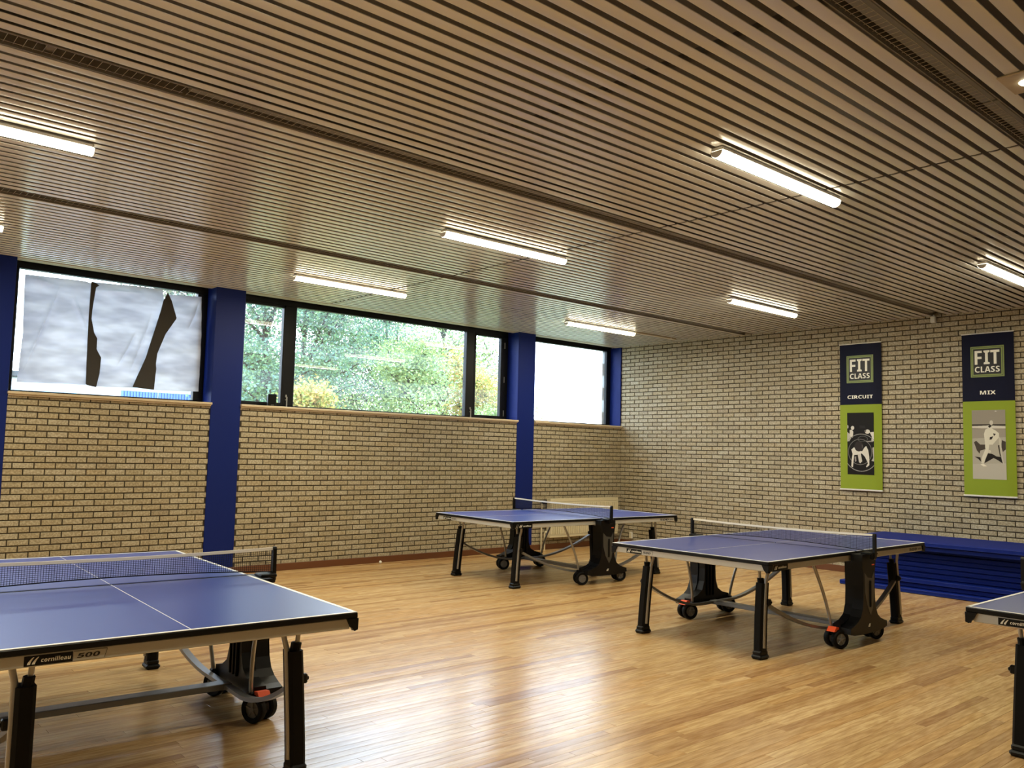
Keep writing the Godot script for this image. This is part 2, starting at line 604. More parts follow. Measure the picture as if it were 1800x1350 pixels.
func window_wall() -> void:
	var names := ["yellow brick wall below the hidden end window", "yellow brick wall below the wide side window", "yellow brick wall below the papered window", "long yellow brick wall below the tree-view window", "short yellow brick wall behind the radiator"]
	for i in BAYS.size():
		var x0: float = BAYS[i][0]
		var x1: float = BAYS[i][1]
		var w := thing("wall_back", names[i], "wall", Vector3.ZERO, 0, "", "structure")
		simple("mortar_backing", M.mortar, w, Vector3((x0 + x1) / 2, 1.0 - 0.1, -0.16), Vector3(x1 - x0, 2.17, 0.305))
		var list := []
		brick_rows(x0, x1, 1.985, func(x, y, j): return Transform3D(Basis(), Vector3(x, y, j)), -9.197, list)
		lay_pieces(list, M.brick, w, "brick", 0.012, 0.003, Vector2(0.19, 0.054), 300, Vector3.BACK)
	var px := [[-14.60, -14.233, "blue pillar at the hidden end of the window wall"], [-9.75, -9.38, "blue pillar beside the papered window"], [-7.283, -6.916, "blue pillar between the papered window and the tree-view window"], [-2.439, -2.078, "blue pillar beside the bright corner window"]]
	for p in px:
		var st := stool()
		box(st, Vector3((p[0] + p[1]) / 2, 1.82, -0.20), Vector3(p[1] - p[0], 3.78, 0.41), 0.004)
		var o := put(st, "pillar", M.pillar, self)
		tag(o, p[2], "pillar", "blue pillars of the window wall", "structure")
	window_bay(1, -16.7, -14.60, [], "dark framed window at the hidden end of the wall")
	window_bay(2, -14.233, -9.75, [-13.49, -10.36], "wide dark framed window of three panes beyond the papered one")
	window_bay(3, -9.38, -7.283, [], "dark framed window papered over with torn pale sheets")
	window_bay(4, -6.916, -2.439, [-6.178, -3.197], "wide dark framed window of three panes looking onto trees")
	window_bay(5, -2.078, 0.0, [], "bright window beside the room corner, its sky dimmed by an added film")
	var lt := thing("trim_1", "beam and roof edge above the windows", "beam", Vector3.ZERO, 0, "", "structure")
	simple("beam", M.roof, lt, Vector3(ROOM_X / 2, 3.64, -0.27), Vector3(-ROOM_X + 0.6, 0.42, 0.26))
	# baseboard
	var bb := thing("baseboard_back", "brown wooden baseboard along the window wall", "baseboard", Vector3.ZERO, 0, "", "structure")
	simple("board", M.baseboard, bb, Vector3(ROOM_X / 2, 0.043, 0.009), Vector3(-ROOM_X, 0.086, 0.018), 0.004)

func window_bay(n: int, x0: float, x1: float, mull: Array, label: String) -> void:
	var w := thing("window_%d" % n, label, "window", Vector3.ZERO, 0, "", "structure")
	var zc := -0.29
	var d := 0.08
	var yb := 2.025
	var yt := 3.46
	var xa := x0
	var xb := x1
	simple("head_frame", M.frame, w, Vector3((xa + xb) / 2, (3.343 + yt) / 2, zc), Vector3(xb - xa, yt - 3.343, d), 0.004)
	simple("bottom_frame", M.frame, w, Vector3((xa + xb) / 2, (yb + 2.052) / 2, zc), Vector3(xb - xa, 2.052 - yb, d), 0.003)
	var cuts := [xa] + mull + [xb]
	var jl := 0.075 if mull.is_empty() else 0.085
	simple("side_frame", M.frame, w, Vector3(xa + jl / 2, (2.052 + 3.343) / 2, zc), Vector3(jl, 3.343 - 2.052, d), 0.004)
	simple("side_frame", M.frame, w, Vector3(xb - 0.06, (2.052 + 3.343) / 2, zc), Vector3(0.12, 3.343 - 2.052, d), 0.004)
	for m in mull:
		simple("mullion", M.frame, w, Vector3(m, (2.052 + 3.343) / 2, zc), Vector3(0.155, 3.343 - 2.052, d), 0.004)
	for k in cuts.size() - 1:
		var a: float = cuts[k] + (jl if k == 0 else 0.0775)
		var b: float = cuts[k + 1] - (0.12 if k == cuts.size() - 2 else 0.0775)
		var y0 := 2.052
		var y1 := 3.343
		if mull.size() == 2 and k != 1:
			# an opening sash
			var st := stool()
			var s := 0.034
			box(st, Vector3((a + b) / 2, y0 + s / 2 - 0.002, zc + 0.012), Vector3(b - a, s, 0.07), 0.004)
			box(st, Vector3((a + b) / 2, y1 - s / 2 + 0.002, zc + 0.012), Vector3(b - a, s, 0.07), 0.004)
			box(st, Vector3(a + 0.014, (y0 + y1) / 2, zc + 0.012), Vector3(0.03, y1 - y0, 0.07), 0.004)
			box(st, Vector3(b - 0.014, (y0 + y1) / 2, zc + 0.012), Vector3(0.03, y1 - y0, 0.07), 0.004)
			var sash := put(st, "sash", M.frame, w)
			var hx := (b + 0.055) if k == 0 else (a - 0.055)
			var sh := stool()
			box(sh, Vector3(hx, 2.10, zc + 0.055), Vector3(0.018, 0.13, 0.012), 0.004)
			box(sh, Vector3(hx - 0.012, 2.175, zc + 0.05), Vector3(0.02, 0.035, 0.02), 0.004)
			box(sh, Vector3(hx - 0.012, 2.125, zc + 0.05), Vector3(0.016, 0.016, 0.03), 0.003)
			put(sh, "handle", M.steel, sash)
			var gx := (a - 0.035) if k == 0 else (b + 0.045)
			for gy in [2.13, 2.66, 3.20]:
				var sg := stool()
				tube(sg, [Vector3(gx, gy - 0.045, zc + 0.047), Vector3(gx, gy + 0.045, zc + 0.047)], 0.007, 8)
				put(sg, "hinge", M.bar_grey, sash)
		simple("pane", M.glass, w, Vector3((a + b) / 2, (y0 + y1) / 2, GLASS_Z - 0.012), Vector3(b - a, y1 - y0, 0.0))
	if n == 5:
		simple("added_dimming_film", M.film, w, Vector3(-1.04, 2.695, GLASS_Z - 0.004), Vector3(1.80, 1.286, 0.0))  # added over clear glass to dim the sky and its reflections indoors
		simple("blue_reveal", M.pillar, w, Vector3(-0.012, 2.70, -0.128), Vector3(0.024, 1.40, 0.245), 0.002)
	# sill
	simple("sill", M.sill, w, Vector3((x0 + x1) / 2, 2.010, -0.105), Vector3(x1 - x0 + (0.012 if n < 5 else -0.002), 0.028, 0.29), 0.004)
	simple("sill_batten", M.sill, w, Vector3((x0 + x1) / 2, 1.988, 0.010), Vector3(x1 - x0 - 0.004, 0.018, 0.024), 0.002)
	# the strip that ends the ceiling above the recess
	simple("ceiling_edge", M.edge, w, Vector3((x0 + x1) / 2, H + 0.012, -0.072), Vector3(x1 - x0, 0.028, 0.142), 0.004)

# ---------------------------------------------------------------- right wall

func right_wall() -> void:
	var w := thing("wall_right", "yellow brick end wall carrying two sport banners", "wall", Vector3.ZERO, 0, "", "structure")
	simple("mortar_backing", M.mortar, w, Vector3(0.158, 1.82, ROOM_Z / 2 - 0.1), Vector3(0.30, 3.98, ROOM_Z + 0.75))
	var list := []
	var turn := Basis(Vector3.UP, -PI / 2)
	brick_rows(-0.25, ROOM_Z, H + 0.06, func(x, y, j): return Transform3D(turn, Vector3(-j, y, x)), 0.193, list)
	lay_pieces(list, M.brick, w, "brick", 0.012, 0.003, Vector2(0.19, 0.054), 300, Vector3.LEFT)
	var bb := thing("baseboard_right", "brown wooden baseboard along the banner wall", "baseboard", Vector3.ZERO, 0, "", "structure")
	simple("board", M.baseboard, bb, Vector3(-0.009, 0.043, ROOM_Z / 2 + 0.009), Vector3(0.018, 0.086, ROOM_Z - 0.018), 0.004)

# ---------------------------------------------------------------- ceiling

func ceiling() -> void:
	var c := thing("ceiling", "beige slatted ceiling with dark gaps between the slats", "ceiling", Vector3.ZERO, 0, "", "structure")
	simple("roof_slab", M.plenum, c, Vector3(ROOM_X / 2, H + 0.46, ROOM_Z / 2 - 0.1), Vector3(-ROOM_X + 0.6, 0.12, ROOM_Z + 0.8))
	var zones := [[0.0, 2.475], [2.645, 5.285], [5.445, 8.155], [8.30, ROOM_Z]]
	var seam := -5.772
	for z in zones:
		var span: float = z[1] - z[0]
		var n := int(round(span / 0.1015))
		var pitch := span / n
		var wide := pitch - 0.033
		var meshes := []
		for xs in [[ROOM_X, seam - 0.013], [seam + 0.013, 0.0]]:
			var st := stool()
			slat(st, xs[0], xs[1], wide)
			meshes.append(st.commit())
		for k in n:
			for m in meshes:
				var mi := put_mesh(m, "slat", M.slat, c)
				mi.position = Vector3(0, H, z[0] + (k + 0.5) * pitch)
	# carriers above the slats, seen through the seam
	var st2 := stool()
	for x in [-1.2, -3.5, -8.0, -10.3, -12.6, -15.0]:
		box(st2, Vector3(x, H + 0.045, ROOM_Z / 2), Vector3(0.04, 0.03, ROOM_Z))
	put(st2, "carrier_rails", M.plenum, c)
	# grilles in the long slots
	var slots := [[2.475, 2.645, -9.63], [5.285, 5.445, -9.64], [8.155, 8.30, -6.48]]
	for s in slots:
		var zc: float = (s[0] + s[1]) / 2
		var wd: float = s[1] - s[0]
		for side in [s[0] + 0.004, s[1] - 0.004]:
			simple("slot_side", M.plenum, c, Vector3(ROOM_X / 2, H + 0.05, side), Vector3(-ROOM_X, 0.10, 0.006))
		var x := float(s[2]) - 3.15 * 3.0
		while x < 0.0:
			var a := maxf(x + 0.01, ROOM_X)
			var b := minf(x + 3.14, 0.0)
			if b - a > 0.2:
				var st := stool()
				var yy := H + 0.012
				for side in [s[0] + 0.018, s[1] - 0.05]:
					tube(st, [Vector3(a, yy + 0.004, side), Vector3(b, yy + 0.004, side)], 0.0017, 5)
				var xr := a
				while xr < b:
					tube(st, [Vector3(xr, yy, s[0] + 0.012), Vector3(xr, yy, s[1] - 0.045)], 0.0013, 4)
					xr += 0.0415
				put(st, "wire_grille", M.wire, c)
				if x > s[2] - 0.5 or s[0] > 8.0:
					simple("air_duct", M.duct, c, Vector3((a + b) / 2, H + 0.050, zc + 0.004), Vector3(b - a, 0.05, wd * 0.56), 0.006)
			x += 3.15

func slat(st: SurfaceTool, x0: float, x1: float, wide: float) -> void:
	# folded metal strip: slightly bowed face and upturned edges
	var pts := []
	var nrm := []
	var h := wide / 2
	pts.append(Vector2(-h, 0.0045))
	nrm.append(Vector2(-1, 0))
	pts.append(Vector2(-h, 0.0028))
	nrm.append(Vector2(-1, -0.25).normalized())
	for k in 9:
		var t := -1.0 + 2.0 * k / 8.0
		var z := t * (h - 0.0025)
		var y := 0.0013 * t * t
		pts.append(Vector2(z, y))
		nrm.append(Vector2(2 * 0.0013 * t / h, -1).normalized())
	pts.append(Vector2(h, 0.0028))
	nrm.append(Vector2(1, -0.25).normalized())
	pts.append(Vector2(h, 0.0045))
	nrm.append(Vector2(1, 0))
	for k in pts.size() - 1:
		var p: Vector2 = pts[k]
		var q: Vector2 = pts[k + 1]
		var a := Vector3(0, nrm[k].y, nrm[k].x)
		var b := Vector3(0, nrm[k + 1].y, nrm[k + 1].x)
		quad4(st, Vector3(x0, p.y, p.x), Vector3(x1, p.y, p.x), Vector3(x1, q.y, q.x), Vector3(x0, q.y, q.x), a, a, b, b)
	quad(st, Vector3(x0, 0.0045, -h), Vector3(x1, 0.0045, -h), Vector3(x1, 0.0045, h), Vector3(x0, 0.0045, h), Vector3.UP)

# ---------------------------------------------------------------- table tennis tables

const TL := 1.37
const TW := 0.7625
const TY := 0.76

func tables() -> void:
	var t3 := make_table(0.42, 1.0)
	t3.position = Vector3(-4.2344, 0, 5.5891)
	t3.rotation.y = 0.0083
	tag(t3, "blue table tennis table with orange brake pedals beside the stacked blue mats", "table", "blue table tennis tables")
	var t2 := copy_table(t3, Vector3(-3.5687, 0, 2.1183), -0.0455, "blue table tennis table standing in front of the cream radiator")
	var t4 := copy_table(t3, Vector3(-4.980, 0, 8.774), 0.0, "blue table tennis table cut off by the picture edge, only its corner showing")
	var t1 := make_table(-0.50, -1.0)
	t1.position = Vector3(-9.76, 0, 4.9463)
	t1.rotation.y = 1.5146
	tag(t1, "blue table tennis table placed end-on to the blue pillar and papered window", "table", "blue table tennis tables")
	for b in [[t1, [1]], [t3, [1, -1]]]:
		for s in b[1]:
			var st := stool()
			var pl := PackedVector2Array([Vector2(-0.045, -0.012), Vector2(0.04, -0.018), Vector2(0.035, 0.018), Vector2(-0.01, 0.024)])
			extrude(st, pl, -0.034, 0.034, Transform3D(Basis(), Vector3(-0.36, 0.150, s * 0.735)))
			put(st, "brake_pedal", M.orange, b[0])
	if t2 and t4:
		pass

func copy_table(src: Node3D, at: Vector3, turn: float, label: String) -> Node3D:
	var c: Node3D = src.duplicate()
	c.name = numbered("table_tennis_table")
	add_child(c)
	c.position = at
	c.rotation.y = turn
	c.set_meta("label", label)
	return c

func make_table(caster: float, tube_side: float) -> Node3D:
	var t := thing("table_tennis_table", "blue table tennis table", "table")
	for side in [1.0, -1.0]:
		table_half(t, Transform3D(Basis(Vector3.UP, 0.0 if side > 0 else PI), Vector3.ZERO), side * tube_side)
	# cross beam between the two pedestals
	simple("cross_beam", M.bar_grey, t, Vector3(0, 0.137, 0), Vector3(0.09, 0.035, 1.36), 0.004)
	for s in [1.0, -1.0]:
		var rot := Basis(Vector3.UP, 0.0 if s > 0 else PI)
		pedestal(t, Transform3D(rot, Vector3.ZERO), caster)
	net(t)
	return t

func table_half(t: Node3D, xf: Transform3D, tube_side: float) -> void:
	# the half at negative x
	var cx := -(TL + 0.006) / 2
	var lx := TL - 0.006
	var bz := xf.basis
	var st := stool()
	box(st, xf * Vector3(cx - 0.006, TY - 0.006, 0), Vector3(lx - 0.018, 0.0115, TW * 2 - 0.006), 0.002)
	var top := put(st, "table_top", M.table_blue, t)
	var se := stool()
	var eb := 0.016
	box(se, xf * Vector3(-TL + eb / 2, TY - 0.0145, 0), Vector3(eb, 0.025, TW * 2), 0.003, bz)
	box(se, xf * Vector3(-0.006 - eb / 2, TY - 0.0145, 0), Vector3(eb, 0.025, TW * 2), 0.003, bz)
	for s in [-1.0, 1.0]:
		box(se, xf * Vector3(cx, TY - 0.0145, s * (TW - eb / 2)), Vector3(lx - 2 * eb - 0.0002, 0.025, eb), 0.003, bz)
	put(se, "edge_band", M.black, top)
	var sl := stool()
	var ly := TY + 0.0002
	box(sl, xf * Vector3(-TL + 0.011, ly, 0), Vector3(0.018, 0.0016, TW * 2 - 0.004), 0, bz)
	for s in [-1.0, 1.0]:
		box(sl, xf * Vector3(cx - 0.004, ly, s * (TW - 0.011)), Vector3(lx - 0.028, 0.0016, 0.018), 0, bz)
	box(sl, xf * Vector3(cx + 0.004, ly, 0), Vector3(lx - 0.024, 0.0014, 0.003), 0, bz)
	put(sl, "white_lines", M.line, top)
	# steel apron
	var sa := stool()
	var ay := 0.709
	box(sa, xf * Vector3(-TL + 0.010 + 0.011, ay, 0), Vector3(0.022, 0.049, TW * 2 - 0.07), 0.004, bz)
	for s in [-1.0, 1.0]:
		box(sa, xf * Vector3(cx + 0.012, ay, s * (TW - 0.021)), Vector3(lx - 0.06, 0.049, 0.022), 0.004, bz)
	put(sa, "apron", M.apron, t)
	# corner guards: black wedges wrapping the apron corner
	for s in [-1.0, 1.0]:
		var sc := stool()
		var pl := PackedVector2Array([Vector2(-0.052, 0.0), Vector2(0.006, 0.0), Vector2(0.004, -0.052), Vector2(-0.012, -0.058), Vector2(-0.034, -0.036)])
		var b2 := Basis(Vector3(0, 0, s), Vector3.UP, Vector3(-1, 0, 0))
		extrude(sc, pl, -0.002, 0.016, xf * Transform3D(b2, Vector3(-TL + 0.012, TY - 0.027, s * (TW - 0.004))))
		var b3 := Basis(Vector3(-1, 0, 0), Vector3.UP, Vector3(0, 0, s))
		extrude(sc, pl, -0.020, 0.004, xf * Transform3D(b3, Vector3(-TL + 0.004, TY - 0.027, s * (TW - 0.002))))
		put(sc, "corner_guard", M.black, t)
	# end stickers: maker's badge and model number
	var eb2 := Basis(Vector3(0, 0, 1), Vector3.UP, Vector3(-1, 0, 0))
	var ex := -TL + 0.0095
	var s1 := stool()
	box(s1, xf * Vector3(ex, 0.708, -0.524), Vector3(0.0012, 0.037, 0.164), 0, bz)
	var badge := put(s1, "maker_badge", M.black, t)
	lettering("cornilleau", 0.100, 0.016, M.print_white, badge, xf * Transform3D(eb2, Vector3(ex - 0.0012, 0.708, -0.499)), "lettering", 0.15)
	emblem(badge, xf * Transform3D(eb2, Vector3(ex - 0.0012, 0.708, -0.577)), 0.026)
	var s2 := stool()
	var mp := PackedVector2Array([Vector2(-0.058, -0.0165), Vector2(0.050, -0.0165), Vector2(0.060, 0.0165), Vector2(-0.058, 0.0165)])
	extrude(s2, mp, -0.0006, 0.0006, xf * Transform3D(eb2, Vector3(ex, 0.708, -0.381)))
	var model := put(s2, "model_badge", M.apron, t)
	lettering("500", 0.078, 0.017, M.ink, model, xf * Transform3D(eb2, Vector3(ex - 0.0012, 0.708, -0.386)), "numerals", 0.35)
	var s3 := stool()
	extrude(s3, PackedVector2Array([Vector2(-0.058, 0.0165), Vector2(0.060, 0.0165), Vector2(0.0605, 0.0180), Vector2(-0.058, 0.0180)]), -0.0006, 0.0010, xf * Transform3D(eb2, Vector3(ex, 0.708, -0.381)))
	extrude(s3, PackedVector2Array([Vector2(0.050, -0.0165), Vector2(0.0515, -0.0165), Vector2(0.0615, 0.0165), Vector2(0.060, 0.0165)]), -0.0006, 0.0010, xf * Transform3D(eb2, Vector3(ex, 0.708, -0.381)))
	put(s3, "border_line", M.ink, model)
	# side badge next to the corner
	var zf := TW - 0.0098
	var s4 := stool()
	extrude(s4, PackedVector2Array([Vector2(-1.300, -0.026), Vector2(-1.085, -0.026), Vector2(-1.085, 0.022), Vector2(-1.285, 0.022)]), 0, 0.0016, xf * Transform3D(Basis(), Vector3(0, ay, zf)))
	var sb := put(s4, "side_badge", M.black, t)
	lettering("cornilleau", 0.115, 0.017, M.print_white, sb, xf * Transform3D(Basis(), Vector3(-1.165, ay, zf + 0.0028)), "lettering", 0.15)
	emblem(sb, xf * Transform3D(Basis(), Vector3(-1.255, ay, zf + 0.0028)), 0.028)
	var s5 := stool()
	extrude(s5, PackedVector2Array([Vector2(-1.318, -0.026), Vector2(-1.306, -0.026), Vector2(-1.291, 0.022), Vector2(-1.303, 0.022)]), 0, 0.0016, xf * Transform3D(Basis(), Vector3(0, ay, zf)))
	put(s5, "side_stripe", M.black, t)
	# model number on the opposite long side
	var flip := Basis(Vector3.UP, PI)
	lettering("500", 0.16, 0.024, M.ink, t, xf * Transform3D(flip, Vector3(-1.13, ay, -zf - 0.0008)), "model_number", 0.35)
	lettering("indoor", 0.075, 0.020, M.bar_grey, t, xf * Transform3D(flip, Vector3(-1.27, ay, -zf - 0.0008)), "model_lettering", 0.2)
	# legs
	for s in [-1.0, 1.0]:
		var body := stool()
		var n := 10
		var prof := []
		for k in n:
			var f := float(k) / (n - 1)
			prof.append(Vector3(leg_u(f), 0.02 + f * 0.545, s * (0.570 - 0.012 * f)))
		for k in n - 1:
			leg_part(body, xf, prof[k], prof[k + 1], 0.092, 0.074)
		# slanted crown of the leg shell
		var tp: Vector3 = prof[n - 1]
		leg_part(body, xf, tp + Vector3(-0.012, 0, -tube_side * 0.006), tp + Vector3(-0.010, 0.034, -tube_side * 0.012), 0.060, 0.040)
		var leg := put(body, "leg", M.black_soft, t)
		var foot := stool()
		box(foot, xf * Vector3(leg_u(0), 0.017, s * 0.570), Vector3(0.122, 0.034, 0.092), 0.012, bz)
		box(foot, xf * Vector3(leg_u(0), 0.045, s * 0.570), Vector3(0.106, 0.036, 0.076), 0.010, bz)
		put(foot, "foot", M.black, leg)
		var tb := stool()
		var path := []
		for k in 12:
			var f := float(k) / 11
			var y := 0.085 + f * 0.605
			var ff := (y - 0.02) / 0.565
			path.append(xf * Vector3(leg_u(minf(ff, 1.1)) - 0.012, y, s * (0.570 - 0.012 * ff) + tube_side * (0.038 + (0.012 if ff > 1.08 else 0.0))))
		tube(tb, path, 0.0135, 8)
		put(tb, "leg_tube", M.steel, leg)
		var tq := stool()
		tube(tq, [xf * Vector3(leg_u(1) - 0.010, 0.57, s * 0.558 - tube_side * 0.014), xf * Vector3(leg_u(1) - 0.012, 0.65, s * 0.558 - tube_side * 0.020), xf * Vector3(leg_u(1) - 0.018, 0.690, s * 0.558 - tube_side * 0.024)], 0.0115, 8)
		put(tq, "leg_prong", M.steel, leg)
		var kn := stool()
		box(kn, xf * Vector3(-1.125, 0.425, s * 0.617), Vector3(0.03, 0.045, 0.032), 0.006, bz)
		box(kn, xf * Vector3(-1.125, 0.425, s * 0.637), Vector3(0.016, 0.018, 0.012), 0.004, bz)
		put(kn, "latch_knob", M.black, leg)
		# curved link bar from the leg down to the pedestal
		var lb := stool()
		var bp := []
		for k in 15:
			var f := float(k) / 14
			var u3 := -1.095 + f * 1.095
			var e := maxf(0.0, absf(u3) - 0.22) / 0.905
			bp.append(Vector3(u3, 0.137 + 0.275 * pow(e, 1.7), -s * 0.075 * e))
		var l2 := stool()
		flat_bar(l2, bp, 0.022, 0.042)
		var mesh := l2.commit()
		lb.append_from(mesh, 0, xf * Transform3D(Basis(), Vector3(0, 0, s * 0.655)))
		put(lb, "link_bar", M.bar_grey, t)
		# curved strut tube
		var sp := stool()
		var pp := []
		for k in 9:
			var f := float(k) / 8
			pp.append(xf * Vector3(-0.305 - 0.215 * pow(f, 1.5), 0.155 + f * 0.545, s * (0.690 - 0.05 * f)))
		tube(sp, pp, 0.0125, 8)
		put(sp, "strut_tube", M.steel, t)
		var bo := stool()
		box(bo, xf * Vector3(-0.305, 0.152, s * 0.690), Vector3(0.05, 0.022, 0.03), 0.006, bz)
		put(bo, "strut_clip", M.black, t)

func leg_u(f: float) -> float:
	return -1.172 + 0.052 * pow(f, 1.4)

func leg_part(st: SurfaceTool, xf: Transform3D, a: Vector3, b: Vector3, tu: float, tv: float) -> void:
	var hu := tu / 2
	var hv := tv / 2
	var c := 0.014
	var ring := [Vector2(-hu, -hv + c), Vector2(-hu, hv - c), Vector2(-hu + c, hv), Vector2(hu - c, hv), Vector2(hu, hv - c), Vector2(hu, -hv + c), Vector2(hu - c, -hv), Vector2(-hu + c, -hv)]
	var bz := xf.basis
	for k in 8:
		var p: Vector2 = ring[k]
		var q: Vector2 = ring[(k + 1) % 8]
		var m := (p + q) * 0.5
		var n := (bz * Vector3(m.x / hu, 0, m.y / hv)).normalized()
		quad(st, xf * (a + Vector3(p.x, 0, p.y)), xf * (a + Vector3(q.x, 0, q.y)), xf * (b + Vector3(q.x, 0, q.y)), xf * (b + Vector3(p.x, 0, p.y)), n)
		tri3(st, xf * b, xf * (b + Vector3(p.x, 0, p.y)), xf * (b + Vector3(q.x, 0, q.y)), Vector3.UP, Vector3.UP, Vector3.UP)
		tri3(st, xf * a, xf * (a + Vector3(p.x, 0, p.y)), xf * (a + Vector3(q.x, 0, q.y)), Vector3.DOWN, Vector3.DOWN, Vector3.DOWN)

func emblem(parent: Node, xf: Transform3D, h: float) -> void:
	# two leaning curved strokes
	var st := stool()
	for s in [-0.30, 0.32]:
		var pl := PackedVector2Array()
		for k in 7:
			var f := float(k) / 6
			pl.append(Vector2((s - 0.42 + 0.75 * pow(f, 1.6)) * h, (f - 0.5) * h))
		for k in 7:
			var f := 1.0 - float(k) / 6
			pl.append(Vector2((s - 0.02 + 0.50 * pow(f, 1.6)) * h, (f - 0.5) * h))
		extrude(st, pl, -0.0004, 0.0006, xf)
	put(st, "emblem", M.print_white, parent)

func pedestal(t: Node3D, xf: Transform3D, caster: float) -> void:
	# the pedestal on the +z side
	var bz := xf.basis
	var outer := PackedVector2Array()
	var right := [Vector2(0.118, 0.745), Vector2(0.122, 0.69), Vector2(0.105, 0.60), Vector2(0.10, 0.48), Vector2(0.104, 0.38), Vector2(0.118, 0.30), Vector2(0.15, 0.24), Vector2(0.20, 0.205), Vector2(0.265, 0.182), Vector2(0.318, 0.168), Vector2(0.325, 0.125), Vector2(0.26, 0.108), Vector2(0.12, 0.100)]
	for p in right:
		outer.append(p)
	for i in range(right.size() - 1, -1, -1):
		outer.append(Vector2(-right[i].x, right[i].y))
	var st := stool()
	extrude(st, outer, 0.775, 0.868, xf)
	var inner := PackedVector2Array()
	var ri := [Vector2(0.10, 0.675), Vector2(0.088, 0.45), Vector2(0.096, 0.33), Vector2(0.13, 0.25), Vector2(0.20, 0.21), Vector2(0.31, 0.185), Vector2(0.31, 0.128), Vector2(0.10, 0.115)]
	for p in ri:
		inner.append(p)
	for i in range(ri.size() - 1, -1, -1):
		inner.append(Vector2(-ri[i].x, ri[i].y))
	extrude(st, inner, 0.705, 0.774, xf)
	for u in [-0.05, 0.0, 0.05]:
		box(st, xf * Vector3(u, 0.42, 0.700), Vector3(0.014, 0.46, 0.02), 0.004, bz)
	var ped := put(st, "pedestal", M.black, t)
	# grey moulded inlay and the slot handle on the outside
	var si := stool()
	extrude(si, PackedVector2Array([Vector2(-0.085, 0.60), Vector2(-0.03, 0.555), Vector2(0.05, 0.545), Vector2(0.085, 0.60), Vector2(0.082, 0.42), Vector2(0.06, 0.30), Vector2(0.02, 0.24), Vector2(-0.04, 0.33), Vector2(-0.078, 0.44)]), 0.866, 0.8705, xf)
	put(si, "inlay", M.inlay, ped)
	var sh := stool()
	box(sh, xf * Vector3(0.012, 0.42, 0.874), Vector3(0.026, 0.22, 0.014), 0.006, bz)
	put(sh, "slot_handle", M.black, ped)
	var sq := stool()
	box(sq, xf * Vector3(0.07, 0.655, 0.869), Vector3(0.04, 0.010, 0.006), 0.002, bz)
	put(sq, "lever_mark", M.orange, ped)
	emblem(ped, xf * Transform3D(Basis(), Vector3(0.0, 0.165, 0.8686)), 0.026)
	# net post with its clamp
	var sp := stool()
	box(sp, xf * Vector3(0.0, 0.752, 0.87), Vector3(0.11, 0.018, 0.10), 0.005, bz)
	box(sp, xf * Vector3(0.0, 0.735, 0.905), Vector3(0.06, 0.06, 0.035), 0.006, bz)
	extrude(sp, PackedVector2Array([Vector2(-0.019, 0.72), Vector2(0.019, 0.72), Vector2(0.015, 0.905), Vector2(0.009, 0.917), Vector2(-0.009, 0.917), Vector2(-0.015, 0.905)]), 0.906, 0.928, xf)
	put(sp, "net_post", M.black, t)
	# twin wheels at both ends of the foot
	for u in [-0.315, 0.315]:
		var sf := stool()
		box(sf, xf * Vector3(u, 0.118, 0.735), Vector3(0.04, 0.05, 0.10), 0.008, bz)
		put(sf, "wheel_fork", M.black, t)
		var sw_xf := xf * Transform3D(Basis(Vector3.UP, -caster), Vector3(u, 0.0755, 0.738))
		for v in [-0.046, 0.046]:
			var wx := sw_xf * Transform3D(Basis(), Vector3(0, 0, v))
			var sw := stool()
			lathe(sw, [Vector2(0.046, -0.019), Vector2(0.066, -0.024), Vector2(0.0745, -0.015), Vector2(0.0755, 0.0), Vector2(0.0745, 0.015), Vector2(0.066, 0.024), Vector2(0.046, 0.019)], 26, wx)
			var wh := put(sw, "wheel", M.black_soft, t)
			var sx := stool()
			lathe(sx, [Vector2(0.0005, -0.010), Vector2(0.048, -0.010), Vector2(0.049, 0.0), Vector2(0.048, 0.010), Vector2(0.0005, 0.010)], 26, wx)
			for e in [-0.0135, 0.0135]:
				lathe(sx, [Vector2(0.0005, e - 0.007), Vector2(0.014, e - 0.006), Vector2(0.014, e + 0.006), Vector2(0.0005, e + 0.007)], 12, wx)
				for k in 5:
					var a := Basis(Vector3.BACK, TAU * k / 5.0 + 0.3)
					box(sx, wx * (Vector3(0, 0, e) + a * Vector3(0.028, 0, 0)), Vector3(0.034, 0.011, 0.007), 0.0015, wx.basis * a)
			put(sx, "hub", M.hub, wh)

